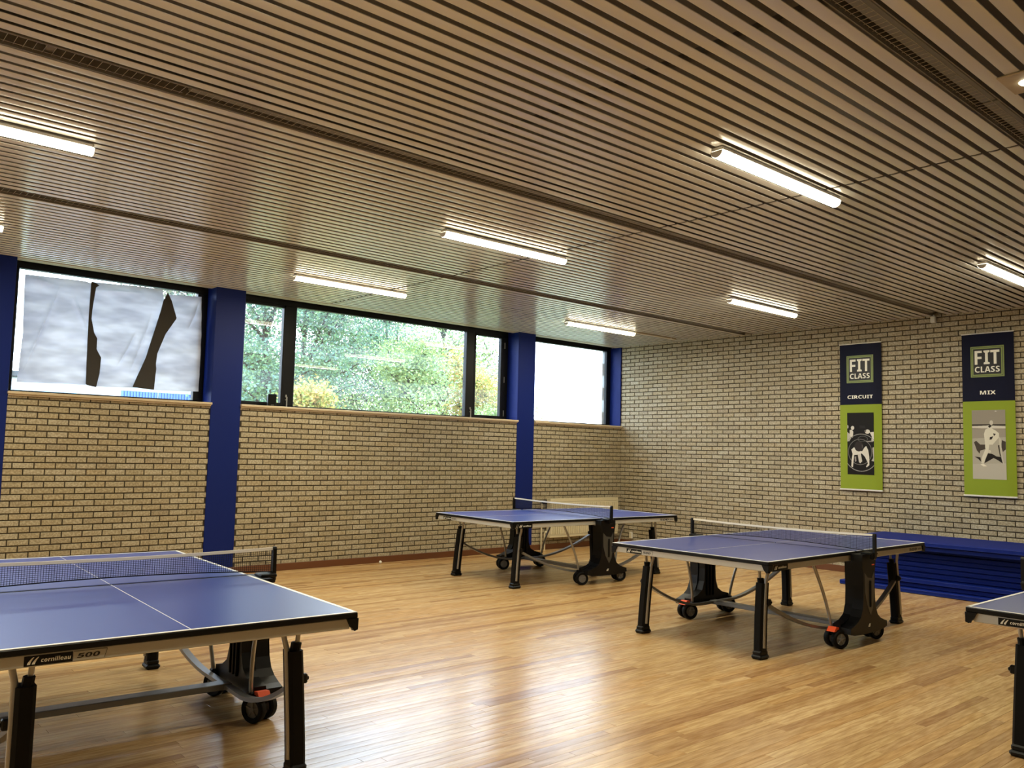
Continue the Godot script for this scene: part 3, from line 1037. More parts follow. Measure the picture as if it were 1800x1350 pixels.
func net(t: Node3D) -> void:
	var half := 0.912
	var low := func(v: float) -> float: return 0.768 + 0.030 * (1.0 - pow(v / half, 2))
	var high := func(v: float) -> float: return 0.906 - 0.013 * (1.0 - pow(v / half, 2))
	var st := stool()
	var nv := 146
	for i in nv + 1:
		var v := -half + 2 * half * i / nv
		tube(st, [Vector3(0, low.call(v), v), Vector3(0, high.call(v), v)], 0.0012, 3)
	for k in 11:
		var pts := []
		for i in 17:
			var v := -half + 2 * half * i / 16.0
			pts.append(Vector3(0, lerpf(low.call(v), high.call(v), k / 10.0), v))
		tube(st, pts, 0.0012, 3)
	var nt := put(st, "net", M.thread, t)
	for e in [[high, 0.017, M.tape, "top_tape"], [low, 0.006, M.black, "bottom_cord"]]:
		var sg := stool()
		var n := 18
		for i in n:
			var a := -half + 2 * half * i / n
			var b := -half + 2 * half * (i + 1) / n
			var ya: float = e[0].call(a)
			var yb: float = e[0].call(b)
			var w: float = e[1] / 2
			for sx in [-1.0, 1.0]:
				quad(sg, Vector3(sx * 0.003, ya - w, a), Vector3(sx * 0.003, yb - w, b), Vector3(sx * 0.003, yb + w, b), Vector3(sx * 0.003, ya + w, a), Vector3(sx, 0, 0))
				quad(sg, Vector3(-0.003, ya + w * sx, a), Vector3(-0.003, yb + w * sx, b), Vector3(0.003, yb + w * sx, b), Vector3(0.003, ya + w * sx, a), Vector3(0, sx, 0))
		put(sg, e[3], e[2], nt)

# ---------------------------------------------------------------- banners, radiator, socket

func wall_things() -> void:
	banner(4.03, 4.62, "CIRCUIT", photo_one(), "navy and lime wall banner reading CIRCUIT with a dark photo of a person in hoops")
	banner(5.637, 6.235, "MIX", photo_two(), "navy and lime wall banner reading MIX with a pale beach photo")
	# radiator
	var r := thing("radiator", "cream ribbed panel radiator on the wall in the room corner", "radiator", Vector3(-1.0, 0.19, 0.0))
	var w := 1.60
	var h := 0.605
	var st := stool()
	var n := 32
	var p := w / n
	# front panel with pressed ribs
	var prof := []
	for i in n:
		var a := -w / 2 + i * p
		prof.append(Vector2(a, 0.112))
		prof.append(Vector2(a + p * 0.22, 0.112))
		prof.append(Vector2(a + p * 0.36, 0.137))
		prof.append(Vector2(a + p * 0.88, 0.137))
	prof.append(Vector2(w / 2, 0.112))
	for i in prof.size() - 1:
		var a: Vector2 = prof[i]
		var b: Vector2 = prof[i + 1]
		var d := (b - a).normalized()
		var nn := Vector3(-d.y, 0, d.x)
		quad(st, Vector3(a.x, 0.055, a.y), Vector3(b.x, 0.055, b.y), Vector3(b.x, h - 0.065, b.y), Vector3(a.x, h - 0.065, a.y), nn)
		var n2 := Vector3(0, 0.2, 1).normalized()
		var n3 := Vector3(0, -0.2, 1).normalized()
		quad(st, Vector3(a.x, h - 0.065, a.y), Vector3(b.x, h - 0.065, b.y), Vector3(b.x, h - 0.045, 0.130), Vector3(a.x, h - 0.045, 0.130), n2)
		quad(st, Vector3(a.x, 0.055, a.y), Vector3(b.x, 0.055, b.y), Vector3(b.x, 0.035, 0.130), Vector3(a.x, 0.035, 0.130), n3)
	box(st, Vector3(0, h - 0.024, 0.118), Vector3(w, 0.044, 0.024), 0.006)
	box(st, Vector3(0, 0.018, 0.118), Vector3(w, 0.036, 0.024), 0.006)
	put(st, "front_panel", M.cream, r)
	simple("back_panel", M.cream, r, Vector3(0, h / 2, 0.045), Vector3(w - 0.02, h - 0.02, 0.02), 0.005)
	var sg := stool()
	for i in 60:
		box(sg, Vector3(-w / 2 + 0.02 + (w - 0.04) * i / 59.0, h + 0.003, 0.085), Vector3(0.010, 0.006, 0.075))
	box(sg, Vector3(0, h + 0.003, 0.125), Vector3(w, 0.008, 0.010), 0.002)
	box(sg, Vector3(0, h + 0.003, 0.046), Vector3(w, 0.008, 0.010), 0.002)
	put(sg, "top_grille", M.cream, r)
	for s in [-1.0, 1.0]:
		simple("side_cover", M.cream, r, Vector3(s * (w / 2 - 0.004), h / 2, 0.085), Vector3(0.006, h - 0.01, 0.085), 0.002)
		simple("wall_bracket", M.cream, r, Vector3(s * 0.55, h / 2, 0.021), Vector3(0.04, h * 0.7, 0.030), 0.003)
	var sv := stool()
	tube(sv, [Vector3(-w / 2 - 0.06, -0.19, 0.07), Vector3(-w / 2 - 0.06, 0.08, 0.07)], 0.011, 8)
	tube(sv, [Vector3(-w / 2 - 0.115, -0.19, 0.05), Vector3(-w / 2 - 0.115, 0.53, 0.05), Vector3(-w / 2 - 0.09, 0.555, 0.055), Vector3(-w / 2, 0.56, 0.07)], 0.011, 8)
	put(sv, "pipes", M.cream, r)
	var sk := stool()
	lathe(sk, [Vector2(0.001, -0.05), Vector2(0.022, -0.048), Vector2(0.026, 0.03), Vector2(0.020, 0.045), Vector2(0.001, 0.047)], 14, Transform3D(Basis(Vector3.UP, PI / 2), Vector3(-w / 2 - 0.075, 0.56, 0.07)))
	put(sk, "thermostat_valve", M.black_soft, r)
	simple("lower_valve", M.cream, r, Vector3(-w / 2 - 0.03, 0.09, 0.07), Vector3(0.06, 0.035, 0.03), 0.008)
	# socket and sensor box
	var so := thing("wall_socket", "white double wall socket low beside the radiator corner", "socket", Vector3(0, 0.115, 0.27))
	simple("backbox", M.white_plastic, so, Vector3(-0.018, 0.05, 0), Vector3(0.036, 0.105, 0.062), 0.006)
	for y in [0.027, 0.075]:
		var ss := stool()
		lathe(ss, [Vector2(0.001, 0.0), Vector2(0.016, 0.0), Vector2(0.021, 0.004), Vector2(0.024, 0.004)], 16, Transform3D(Basis(Vector3.UP, -PI / 2), Vector3(-0.0365, y, 0)))
		put(ss, "outlet", M.cream, so)
	var sen := thing("sensor_box", "small white box high on the banner wall under the slats", "sensor", Vector3(0, 3.31, 5.302))
	simple("case", M.white_plastic, sen, Vector3(-0.026, 0.042, 0), Vector3(0.052, 0.084, 0.062), 0.008)
	simple("cable_gland", M.white_plastic, sen, Vector3(-0.02, 0.095, 0), Vector3(0.018, 0.03, 0.018), 0.004)

func banner(z0: float, z1: float, word: String, pic: Image, label: String) -> void:
	var y0 := 1.118
	var y1 := 3.128
	var b := thing("wall_banner", label, "banner", Vector3(-0.035, y0, (z0 + z1) / 2), 0, "sport banners on the brick end wall")
	var w := z1 - z0
	var h := y1 - y0
	var face := Basis(Vector3(0, 0, 1), Vector3.UP, Vector3(-1, 0, 0))
	var split := h * 0.58
	for e in [[split, h - 0.012, M.navy, "navy_panel"], [0.012, split, M.lime, "lime_panel"]]:
		var st := stool()
		var n := 12
		for i in n:
			var a := float(i) / n
			var c := float(i + 1) / n
			for side in [1.0, -1.0]:
				var nz := Vector3(-side, 0, 0)
				var off := 0.0 if side > 0 else 0.0025
				var pa := Vector3(bow(a) + off, 0, (a - 0.5) * (w - 0.012))
				var pc := Vector3(bow(c) + off, 0, (c - 0.5) * (w - 0.012))
				var sa := (bow(minf(a + 0.03, 1.0)) - bow(maxf(a - 0.03, 0.0))) / (0.06 * w)
				var sc := (bow(minf(c + 0.03, 1.0)) - bow(maxf(c - 0.03, 0.0))) / (0.06 * w)
				var na := (nz + Vector3(0, 0, sa * side)).normalized()
				var nc := (nz + Vector3(0, 0, sc * side)).normalized()
				quad4(st, pa + Vector3(0, e[0], 0), pc + Vector3(0, e[0], 0), pc + Vector3(0, e[1], 0), pa + Vector3(0, e[1], 0), na, nc, nc, na)
		put(st, e[3], e[2], b)
	for y in [h - 0.006, 0.010]:
		var sr := stool()
		box(sr, Vector3(0.001, y, 0), Vector3(0.018, 0.022 if y < 1.0 else 0.014, w + 0.008), 0.005)
		put(sr, "hanging_rail", M.alu, b)
	# logo
	var lx := -0.006
	var ly := h * (1.0 - 0.178)
	var s := 0.375 * w / 0.59
	simple("logo_frame", M.olive, b, Vector3(lx + 0.001, ly, 0.0), Vector3(0.003, s, s))
	simple("logo_line", M.ink, b, Vector3(lx, ly, 0.0), Vector3(0.0035, s * 0.93, s * 0.93))
	simple("logo_band", M.olive, b, Vector3(lx - 0.0006, ly, 0.0), Vector3(0.0036, s * 0.905, s * 0.905))
	simple("logo_field", M.ink, b, Vector3(lx - 0.0012, ly, 0.0), Vector3(0.0037, s * 0.83, s * 0.83))
	lettering("FIT", s * 0.74, s * 0.45, M.print_white, b, Transform3D(face, Vector3(lx - 0.0036, ly + s * 0.135, 0)), "lettering", 0, 700)
	lettering("CLASS", s * 0.74, s * 0.19, M.print_white, b, Transform3D(face, Vector3(lx - 0.0036, ly - s * 0.255, 0)), "lettering")
	lettering(word, (0.355 if word.length() > 4 else 0.175) * w / 0.59, 0.046, M.print_white, b, Transform3D(face, Vector3(lx - 0.001, h * (1.0 - 0.368), 0)), "lettering", 0, 700)
	# photo print
	var pm := material(Color(0.95, 0.95, 0.95), 0.6)
	pm.metallic_specular = 0.25
	pm.albedo_texture = ImageTexture.create_from_image(pic)
	var sp := stool()
	var pw := w * 0.63 / 2
	var p0 := h * (1.0 - 0.893)
	var p1 := h * (1.0 - 0.475)
	var vs := [[Vector3(lx, p0, -pw), Vector2(0, 1)], [Vector3(lx, p1, -pw), Vector2(0, 0)], [Vector3(lx, p1, pw), Vector2(1, 0)], [Vector3(lx, p0, pw), Vector2(1, 1)]]
	for k in [0, 1, 2, 0, 2, 3]:
		sp.set_normal(Vector3.LEFT)
		sp.set_uv(vs[k][1])
		sp.add_vertex(vs[k][0])
	put(sp, "photo_print", pm, b)

func bow(t: float) -> float:
	# the sheet lies flat and lifts off the wall a little towards its right edge
	return -0.004 * (1.0 - pow(2.0 * t - 1.0, 2)) + (0.014 * pow(maxf(0.0, (t - 0.8) / 0.2), 2))

func fill_poly(im: Image, pts: Array, c: Color) -> void:
	var W := im.get_width()
	var Hh := im.get_height()
	var pl := PackedVector2Array()
	var lo := Vector2(9, 9)
	var hi := Vector2(-9, -9)
	for p in pts:
		pl.append(p)
		lo = lo.min(p)
		hi = hi.max(p)
	for y in range(maxi(0, int(lo.y * Hh)), mini(Hh, int(hi.y * Hh) + 1)):
		for x in range(maxi(0, int(lo.x * W)), mini(W, int(hi.x * W) + 1)):
			if Geometry2D.is_point_in_polygon(Vector2((x + 0.5) / W, (y + 0.5) / Hh), pl):
				im.set_pixel(x, y, c)

func fill_oval(im: Image, c: Vector2, r: Vector2, col: Color, ring := 0.0) -> void:
	var W := im.get_width()
	var Hh := im.get_height()
	for y in range(maxi(0, int((c.y - r.y) * Hh) - 1), mini(Hh, int((c.y + r.y) * Hh) + 2)):
		for x in range(maxi(0, int((c.x - r.x) * W) - 1), mini(W, int((c.x + r.x) * W) + 2)):
			var d := Vector2(((x + 0.5) / W - c.x) / r.x, ((y + 0.5) / Hh - c.y) / r.y).length()
			if d < 1.0 and d > 1.0 - ring - (2.0 if ring == 0.0 else 0.0):
				im.set_pixel(x, y, col)

func pts_of(list: Array, o: Vector2, s: Vector2) -> Array:
	var out := []
	for i in range(0, list.size(), 2):
		out.append((Vector2(list[i], list[i + 1]) - o) / s)
	return out

func photo_one() -> Image:
	var im := Image.create(184, 430, false, Image.FORMAT_RGB8)
	im.fill(Color(0.12, 0.11, 0.105))
	var o := Vector2(85, 203)
	var s := Vector2(366, 862)
	var P := func(l: Array, c: Color) -> void: fill_poly(im, pts_of(l, o, s), c)
	var O := func(x: float, y: float, rx: float, ry: float, c: Color, ring: float) -> void: fill_oval(im, (Vector2(x, y) - o) / s, Vector2(rx, ry) / s, c, ring)
	var skin := Color(0.86, 0.84, 0.80)
	P.call([255, 380, 330, 385, 340, 425, 260, 420], Color(0.17, 0.16, 0.16))
	O.call(160, 415, 23, 28, skin, 0.0)
	P.call([118, 445, 150, 440, 170, 470, 162, 550, 130, 540, 118, 500], skin)
	P.call([85, 470, 118, 500, 140, 560, 110, 605, 85, 600], Color(0.74, 0.72, 0.68))
	O.call(92, 400, 12, 24, Color(0.7, 0.68, 0.64), 0.0)
	O.call(365, 468, 34, 30, skin, 0.0)
	P.call([318, 455, 350, 440, 345, 480], Color(0.45, 0.43, 0.4))
	P.call([395, 480, 452, 470, 455, 600, 415, 600, 425, 540], skin)
	P.call([340, 600, 440, 590, 440, 612, 345, 612], Color(0.6, 0.58, 0.55))
	P.call([430, 690, 455, 680, 455, 880, 415, 870, 440, 830], Color(0.72, 0.70, 0.66))
	O.call(275, 760, 240, 262, Color(0.62, 0.61, 0.59), 0.035)
	O.call(260, 750, 165, 180, Color(0.50, 0.49, 0.48), 0.045)
	O.call(300, 570, 70, 40, Color(0.4, 0.4, 0.39), 0.12)
	P.call([140, 720, 180, 685, 215, 730, 290, 740, 320, 690, 345, 668, 372, 720, 388, 820, 388, 930, 350, 962, 342, 950, 368, 905, 330, 820, 285, 770, 235, 790, 180, 795, 172, 860, 160, 965, 138, 955, 145, 850, 158, 780], skin)
	P.call([228, 785, 272, 775, 290, 880, 262, 908, 245, 890], Color(0.80, 0.78, 0.74))
	P.call([185, 820, 208, 810, 210, 880, 190, 890], Color(0.6, 0.58, 0.56))
	O.call(245, 672, 60, 72, Color(0.20, 0.18, 0.175), 0.0)
	P.call([285, 640, 300, 660, 298, 700, 288, 690], Color(0.35, 0.33, 0.32))
	return im

func photo_two() -> Image:
	var im := Image.create(184, 400, false, Image.FORMAT_RGB8)
	im.fill(Color(0.60, 0.57, 0.52))
	var o := Vector2(152, 182)
	var s := Vector2(456, 915)
	var P := func(l: Array, c: Color) -> void: fill_poly(im, pts_of(l, o, s), c)
	var O := func(x: float, y: float, rx: float, ry: float, c: Color) -> void: fill_oval(im, (Vector2(x, y) - o) / s, Vector2(rx, ry) / s, c, 0.0)
	var pale := Color(0.87, 0.85, 0.78)
	P.call([140, 440, 620, 440, 620, 1110, 140, 1110], Color(0.62, 0.59, 0.54))
	P.call([140, 560, 620, 540, 620, 1110, 140, 1110], Color(0.70, 0.675, 0.62))
	P.call([140, 900, 620, 880, 620, 1110, 140, 1110], Color(0.745, 0.72, 0.665))
	P.call([140, 370, 620, 370, 620, 390, 140, 390], Color(0.25, 0.23, 0.21))
	P.call([140, 395, 400, 385, 620, 400, 620, 428, 300, 425, 140, 415], Color(0.84, 0.82, 0.77))
	P.call([175, 610, 205, 590, 260, 640, 330, 640, 330, 700, 260, 720, 250, 760, 215, 720, 200, 680], Color(0.30, 0.27, 0.24))
	P.call([555, 580, 605, 600, 605, 700, 565, 735, 545, 660], Color(0.28, 0.25, 0.23))
	P.call([180, 800, 260, 810, 270, 870, 230, 830], Color(0.16, 0.14, 0.13))
	P.call([360, 755, 420, 760, 480, 795, 540, 800, 560, 885, 500, 845, 440, 815, 380, 850, 315, 885, 330, 830], Color(0.15, 0.135, 0.125))
	P.call([500, 650, 525, 640, 545, 800, 525, 790], Color(0.22, 0.20, 0.18))
	P.call([335, 440, 400, 415, 470, 450, 520, 490, 520, 540, 430, 640, 385, 640, 370, 740, 330, 830, 300, 895, 270, 885, 285, 800, 330, 700, 325, 600, 315, 500], pale)
	P.call([515, 520, 548, 580, 550, 700, 575, 890, 600, 895, 565, 895, 530, 740, 515, 600], Color(0.78, 0.76, 0.70))
	P.call([395, 540, 440, 530, 420, 570, 390, 575], Color(0.2, 0.18, 0.17))
	P.call([440, 490, 478, 500, 450, 525], Color(0.22, 0.2, 0.19))
	P.call([370, 400, 400, 380, 425, 395, 395, 418], Color(0.2, 0.18, 0.17))
	O.call(418, 350, 24, 32, Color(0.80, 0.77, 0.71))
	P.call([255, 900, 300, 895, 350, 925, 300, 930], Color(0.93, 0.91, 0.85))
	O.call(385, 730, 20, 20, Color(0.83, 0.81, 0.75))
	O.call(480, 198, 14, 7, Color(0.8, 0.78, 0.74))
	return im

# ---------------------------------------------------------------- gym mats

func mats() -> void:
	var names := ["bottom", "second from the floor", "third from the floor", "fourth from the floor", "fifth from the floor", "sixth from the floor", "fifth from the top", "fourth from the top", "third from the top", "second from the top", "topmost"]
	# front edge x, left end z, turn
	var spec := [[-1.10, 4.56, 0.004], [-0.98, 4.62, -0.01], [-1.02, 4.60, 0.006], [-0.86, 4.66, 0.0], [-0.80, 4.69, -0.006], [-0.78, 4.70, 0.004], [-0.75, 4.71, 0.0], [-0.76, 4.70, 0.005], [-0.74, 4.72, -0.004], [-1.05, 4.65, 0.012], [-1.105, 4.64, 0.018]]
	var n := spec.size()
	var th := 0.603 / n
	for i in n:
		var s: Array = spec[i]
		var depth := 1.02
		var l := 2.02
		var x: float = s[0] + depth / 2
		x = minf(x, -depth / 2 - 0.028)
		var t := thing("gym_mat", "blue foam gym mat, %s of the stack against the brick wall" % names[i], "mat", Vector3(x, i * th, s[1] + l / 2), s[2], "stacked blue gym mats")
		# the front edge may stand proud of the one below: the mat is as deep as needed
		var d2 := absf(s[0]) - 0.028
		if i == n - 1 or i == n - 2 or i == 0:
			d2 = absf(s[0]) - 0.03
		t.position.x = -0.026 - d2 / 2
		var st := stool()
		box(st, Vector3(0, th / 2, 0), Vector3(d2, th - 0.0035, l), 0.007)
		put(st, "foam_body", M.mat_top, t)
		var se := stool()
		for y in [0.010, th - 0.010]:
			for sd in [-1.0, 1.0]:
				tube(se, [Vector3(sd * (d2 / 2), y, -l / 2 + 0.004), Vector3(sd * (d2 / 2), y, l / 2 - 0.004)], 0.0022, 5)
		put(se, "seam_piping", M.mat_side, t)

# ---------------------------------------------------------------- small things

func small_things() -> void:
	var st := stool()
	var prof := []
	for k in 13:
		var a := -PI / 2 + PI * k / 12.0
		prof.append(Vector2(maxf(0.0001, 0.02 * cos(a)), 0.02 * sin(a)))
	prof.reverse()
	lathe(st, prof, 20, Transform3D(Basis(Vector3.RIGHT, PI / 2), Vector3.ZERO))
	var ball := put(st, "table_tennis_ball", M.white_plastic, self)
	ball.position = Vector3(-4.913, 0.0205, 0.10)
	tag(ball, "white table tennis ball lying on the floor by the baseboard", "ball")
	# speaker on the sill
	var sp := thing("loudspeaker", "small black loudspeaker standing on the window sill", "speaker", Vector3(-6.488, 2.0245, -0.06), -0.35)
	simple("cabinet", M.black, sp, Vector3(0, 0.075, 0), Vector3(0.105, 0.15, 0.10), 0.010)
	simple("front_grille", M.black_soft, sp, Vector3(0, 0.082, 0.051), Vector3(0.092, 0.118, 0.006), 0.003)
	simple("badge", M.bar_grey, sp, Vector3(0.008, 0.014, 0.051), Vector3(0.038, 0.007, 0.003), 0.001)
	# loose board on the corner sill
	var bo := thing("wooden_strip", "short pale wooden strip lying on the corner window sill", "strip", Vector3(-1.905, 2.0245, -0.03))
	simple("strip_body", M.sill, bo, Vector3(0, 0.009, 0), Vector3(0.32, 0.018, 0.07), 0.003)
	var tr := thing("cable_trunking", "thin beige cable trunking running from the corner lamp to the brick wall", "trunking", Vector3(-0.86, H - 0.012, 1.44))
	simple("trunk_body", M.edge, tr, Vector3(0, 0, 0), Vector3(0.98, 0.022, 0.045), 0.004)
	simple("wall_clip", M.lamp_body, tr, Vector3(0.36, -0.002, 0), Vector3(0.03, 0.022, 0.055), 0.003)
	# torn sheets over the third window
	var c := thing("window_covering", "torn pale sheets with two dark folds hanging over the window", "sheet", Vector3(0, 0, 0))
	var left := PackedVector2Array([Vector2(-9.263, 3.282), Vector2(-8.678, 3.290), Vector2(-8.60, 3.282), Vector2(-8.585, 2.894), Vector2(-8.585, 2.440), Vector2(-8.58, 2.148), Vector2(-9.269, 2.133), Vector2(-9.244, 2.623)])
	var mid := PackedVector2Array([Vector2(-8.60, 3.296), Vector2(-7.837, 3.326), Vector2(-7.815, 3.169), Vector2(-7.96, 2.514), Vector2(-8.07, 2.149), Vector2(-8.52, 2.139), Vector2(-8.53, 2.460), Vector2(-8.60, 2.766), Vector2(-8.61, 2.964)])
	var right := PackedVector2Array([Vector2(-7.79, 3.270), Vector2(-7.380, 3.295), Vector2(-7.355, 2.829), Vector2(-7.355, 2.145), Vector2(-7.92, 2.142), Vector2(-7.91, 2.525), Vector2(-7.83, 2.800), Vector2(-7.76, 2.998)])
	sheet(c, "pale_sheet", left, M.sheet, -0.205, 1.0, 1)
	sheet(c, "pale_sheet", mid, M.sheet, -0.212, 1.0, 2)
	sheet(c, "pale_sheet", right, M.sheet, -0.208, 1.0, 3)
	var f1 := PackedVector2Array([Vector2(-8.616, 3.291), Vector2(-8.570, 3.289), Vector2(-8.528, 3.262), Vector2(-8.563, 3.236), Vector2(-8.586, 2.982), Vector2(-8.589, 2.880), Vector2(-8.555, 2.732), Vector2(-8.517, 2.668), Vector2(-8.518, 2.550), Vector2(-8.466, 2.461), Vector2(-8.471, 2.284), Vector2(-8.498, 2.130), Vector2(-8.606, 2.148), Vector2(-8.613, 2.440), Vector2(-8.620, 2.894)])
	var f2 := PackedVector2Array([Vector2(-7.830, 3.187), Vector2(-7.783, 3.292), Vector2(-7.734, 3.200), Vector2(-7.665, 2.998), Vector2(-7.782, 2.800), Vector2(-7.864, 2.561), Vector2(-7.874, 2.437), Vector2(-7.866, 2.384), Vector2(-7.879, 2.143), Vector2(-8.121, 2.147), Vector2(-7.988, 2.514), Vector2(-7.849, 3.077)])
	sheet(c, "dark_fold", f1, M.dark_cloth, -0.192, 0.3, 4)
	sheet(c, "dark_fold", f2, M.dark_cloth, -0.190, 0.5, 5)

func sheet(parent: Node, called: String, poly: PackedVector2Array, m: Material, z: float, crumple: float, seed_: int) -> void:
	var n := FastNoiseLite.new()
	n.seed = seed_
	n.noise_type = FastNoiseLite.TYPE_SIMPLEX_SMOOTH
	n.frequency = 1.6
	n.fractal_octaves = 3
	var creases := [[Vector2(-8.90, 3.25), Vector2(-9.25, 2.16)], [Vector2(-8.79, 3.12), Vector2(-8.64, 2.75)], [Vector2(-7.93, 3.05), Vector2(-8.16, 2.30)], [Vector2(-8.10, 2.80), Vector2(-8.30, 2.35)], [Vector2(-7.40, 3.25), Vector2(-7.52, 2.88)], [Vector2(-8.60, 3.20), Vector2(-8.05, 3.24)], [Vector2(-9.24, 3.25), Vector2(-8.98, 3.20)]]
	var lo := 9.0
	var hi := -9.0
	for p in poly:
		lo = minf(lo, p.y)
		hi = maxf(hi, p.y)
	var rows := 80
	var cols := 60
	var grid := []
	for r in rows + 1:
		var y := lerpf(lo + 0.0008, hi - 0.0008, float(r) / rows)
		var xs := []
		for i in poly.size():
			var a := poly[i]
			var b := poly[(i + 1) % poly.size()]
			if (a.y <= y) != (b.y <= y):
				xs.append(lerpf(a.x, b.x, (y - a.y) / (b.y - a.y)))
		xs.sort()
		var line := []
		for k in cols + 1:
			var x := lerpf(xs[0], xs[xs.size() - 1], float(k) / cols)
			# broad waves and a few long slanting creases
			var d := 0.016 * n.get_noise_2d(x * 0.8, y * 2.2)
			for cr in creases:
				var p0: Vector2 = cr[0]
				var p1: Vector2 = cr[1]
				var ax := (p1 - p0).normalized()
				var rel := Vector2(x, y) - p0
				var along := clampf(rel.dot(ax) / p0.distance_to(p1), 0.0, 1.0)
				var across := absf(rel.dot(Vector2(-ax.y, ax.x)))
				if rel.dot(ax) > 0.0 and rel.dot(ax) < p0.distance_to(p1):
					d += 0.034 * sin(PI * along) * exp(-across / 0.016)
			line.append(Vector3(x, y, z + crumple * d))
		grid.append(line)
	var st := stool()
	st.set_smooth_group(0)
	for r in rows:
		for k in cols:
			for v in [grid[r][k], grid[r + 1][k], grid[r + 1][k + 1], grid[r][k], grid[r + 1][k + 1], grid[r][k + 1]]:
				st.add_vertex(v)
	st.generate_normals()
	st.index()
	put(st, called, m, parent)

# ---------------------------------------------------------------- outdoors

func outdoors() -> void:
	var g := material(Color(0.42, 0.47, 0.30), 0.95)
	g.albedo_texture = noise_tex(0.02, Color(0.7, 0.72, 0.65), Color(1, 1, 1), 31)
	tripl(g, Vector3(0.2, 0.2, 0.2))
	var st := stool()
	box(st, Vector3(0, -0.35, -42.0), Vector3(140, 0.3, 83))
	var o := put(st, "ground", g, self)
	tag(o, "grassy ground outside the windows", "ground", "", "structure")
	# low school building seen below the sheets
	var b := thing("pavilion", "low white building with blue panels seen under the window sheets", "building", Vector3(-6.6, -0.2, -17.0))
	var white := material(Color(0.86, 0.87, 0.88), 0.7)
	var blue := material(Color(0.36, 0.50, 0.80), 0.5)
	var pane := material(Color(0.58, 0.70, 0.78), 0.15)
	simple("wall", white, b, Vector3(0, 1.75, -2.0), Vector3(13, 3.5, 4.0), 0.02)
	simple("roof", M.roof, b, Vector3(0, 3.58, -2.0), Vector3(13.4, 0.16, 4.4), 0.02)
	for x in [-5.4, -4.0, -2.6, -1.2, 0.2, 1.6]:
		var wn := simple("window", white, b, Vector3(x, 2.75, 0.03), Vector3(1.2, 1.0, 0.06), 0.01)
		simple("pane", pane, wn, Vector3(x, 2.75, 0.065), Vector3(1.08, 0.88, 0.02))
	for x in [3.9, 5.0]:
		var sp := stool()
		for k in 12:
			box(sp, Vector3(x - 0.5 + k * 0.088, 2.75, 0.05), Vector3(0.060, 1.1, 0.06), 0.01)
		box(sp, Vector3(x, 2.75, 0.015), Vector3(1.06, 1.1, 0.03))
		put(sp, "blue_panel", blue, b)
	var greens := [Color(0.36, 0.50, 0.35), Color(0.44, 0.55, 0.37), Color(0.35, 0.48, 0.41)]
	var lime := [Color(0.53, 0.61, 0.38), Color(0.61, 0.67, 0.41), Color(0.47, 0.57, 0.40)]
	var gold := [Color(0.71, 0.65, 0.34), Color(0.65, 0.65, 0.35), Color(0.74, 0.60, 0.35), Color(0.54, 0.61, 0.33)]
	var bare := [Color(0.51, 0.48, 0.43), Color(0.54, 0.55, 0.41), Color(0.44, 0.50, 0.43)]
	tree("green_tree", "tall dense green tree beyond the narrow casement", Vector3(-0.1, -0.2, -13.2), 8.6, 2.3, 1.4, greens, 24000, 0.062, 101)
	tree("oak_tree", "broad dark green tree rising behind the mullion", Vector3(3.1, -0.2, -17.5), 10.0, 2.7, 1.4, greens, 22000, 0.065, 110)
	tree("golden_bush", "yellowing bush low behind the loudspeaker", Vector3(-1.2, -0.2, -9.6), 3.7, 1.1, 0.7, gold, 10400, 0.055, 102)
	tree("thin_tree", "half bare tree with a dark forked trunk beyond the wide pane", Vector3(6.6, -0.2, -22.5), 10.5, 2.2, 2.0, bare, 18000, 0.06, 103)
	tree("lime_tree", "bright lime green tree in the middle of the wide pane", Vector3(2.7, -0.2, -11.2), 5.6, 1.75, 1.0, lime, 14000, 0.055, 104)
	tree("leaning_tree", "pale green tree with slanting dark boughs beyond the wide pane", Vector3(8.9, -0.2, -16.8), 9.6, 2.7, 1.4, lime, 24000, 0.062, 105)
	tree("golden_tree", "golden orange tree beside the far casement", Vector3(6.5, -0.2, -12.6), 5.4, 1.7, 1.0, gold, 15000, 0.055, 106)
	tree("corner_tree", "fresh green shrub low beyond the far casement", Vector3(5.3, -0.2, -9.4), 3.7, 1.05, 0.6, lime, 12000, 0.05, 107)
	tree("blue_green_tree", "bluish green tree far behind the half bare one", Vector3(11.5, -0.2, -25.0), 11.0, 3.8, 1.6, greens, 26000, 0.08, 108)
	tree("far_tree", "hazy olive tree far behind the golden bush", Vector3(2.0, -0.2, -28.0), 11.0, 4.0, 1.4, bare, 24000, 0.08, 109)

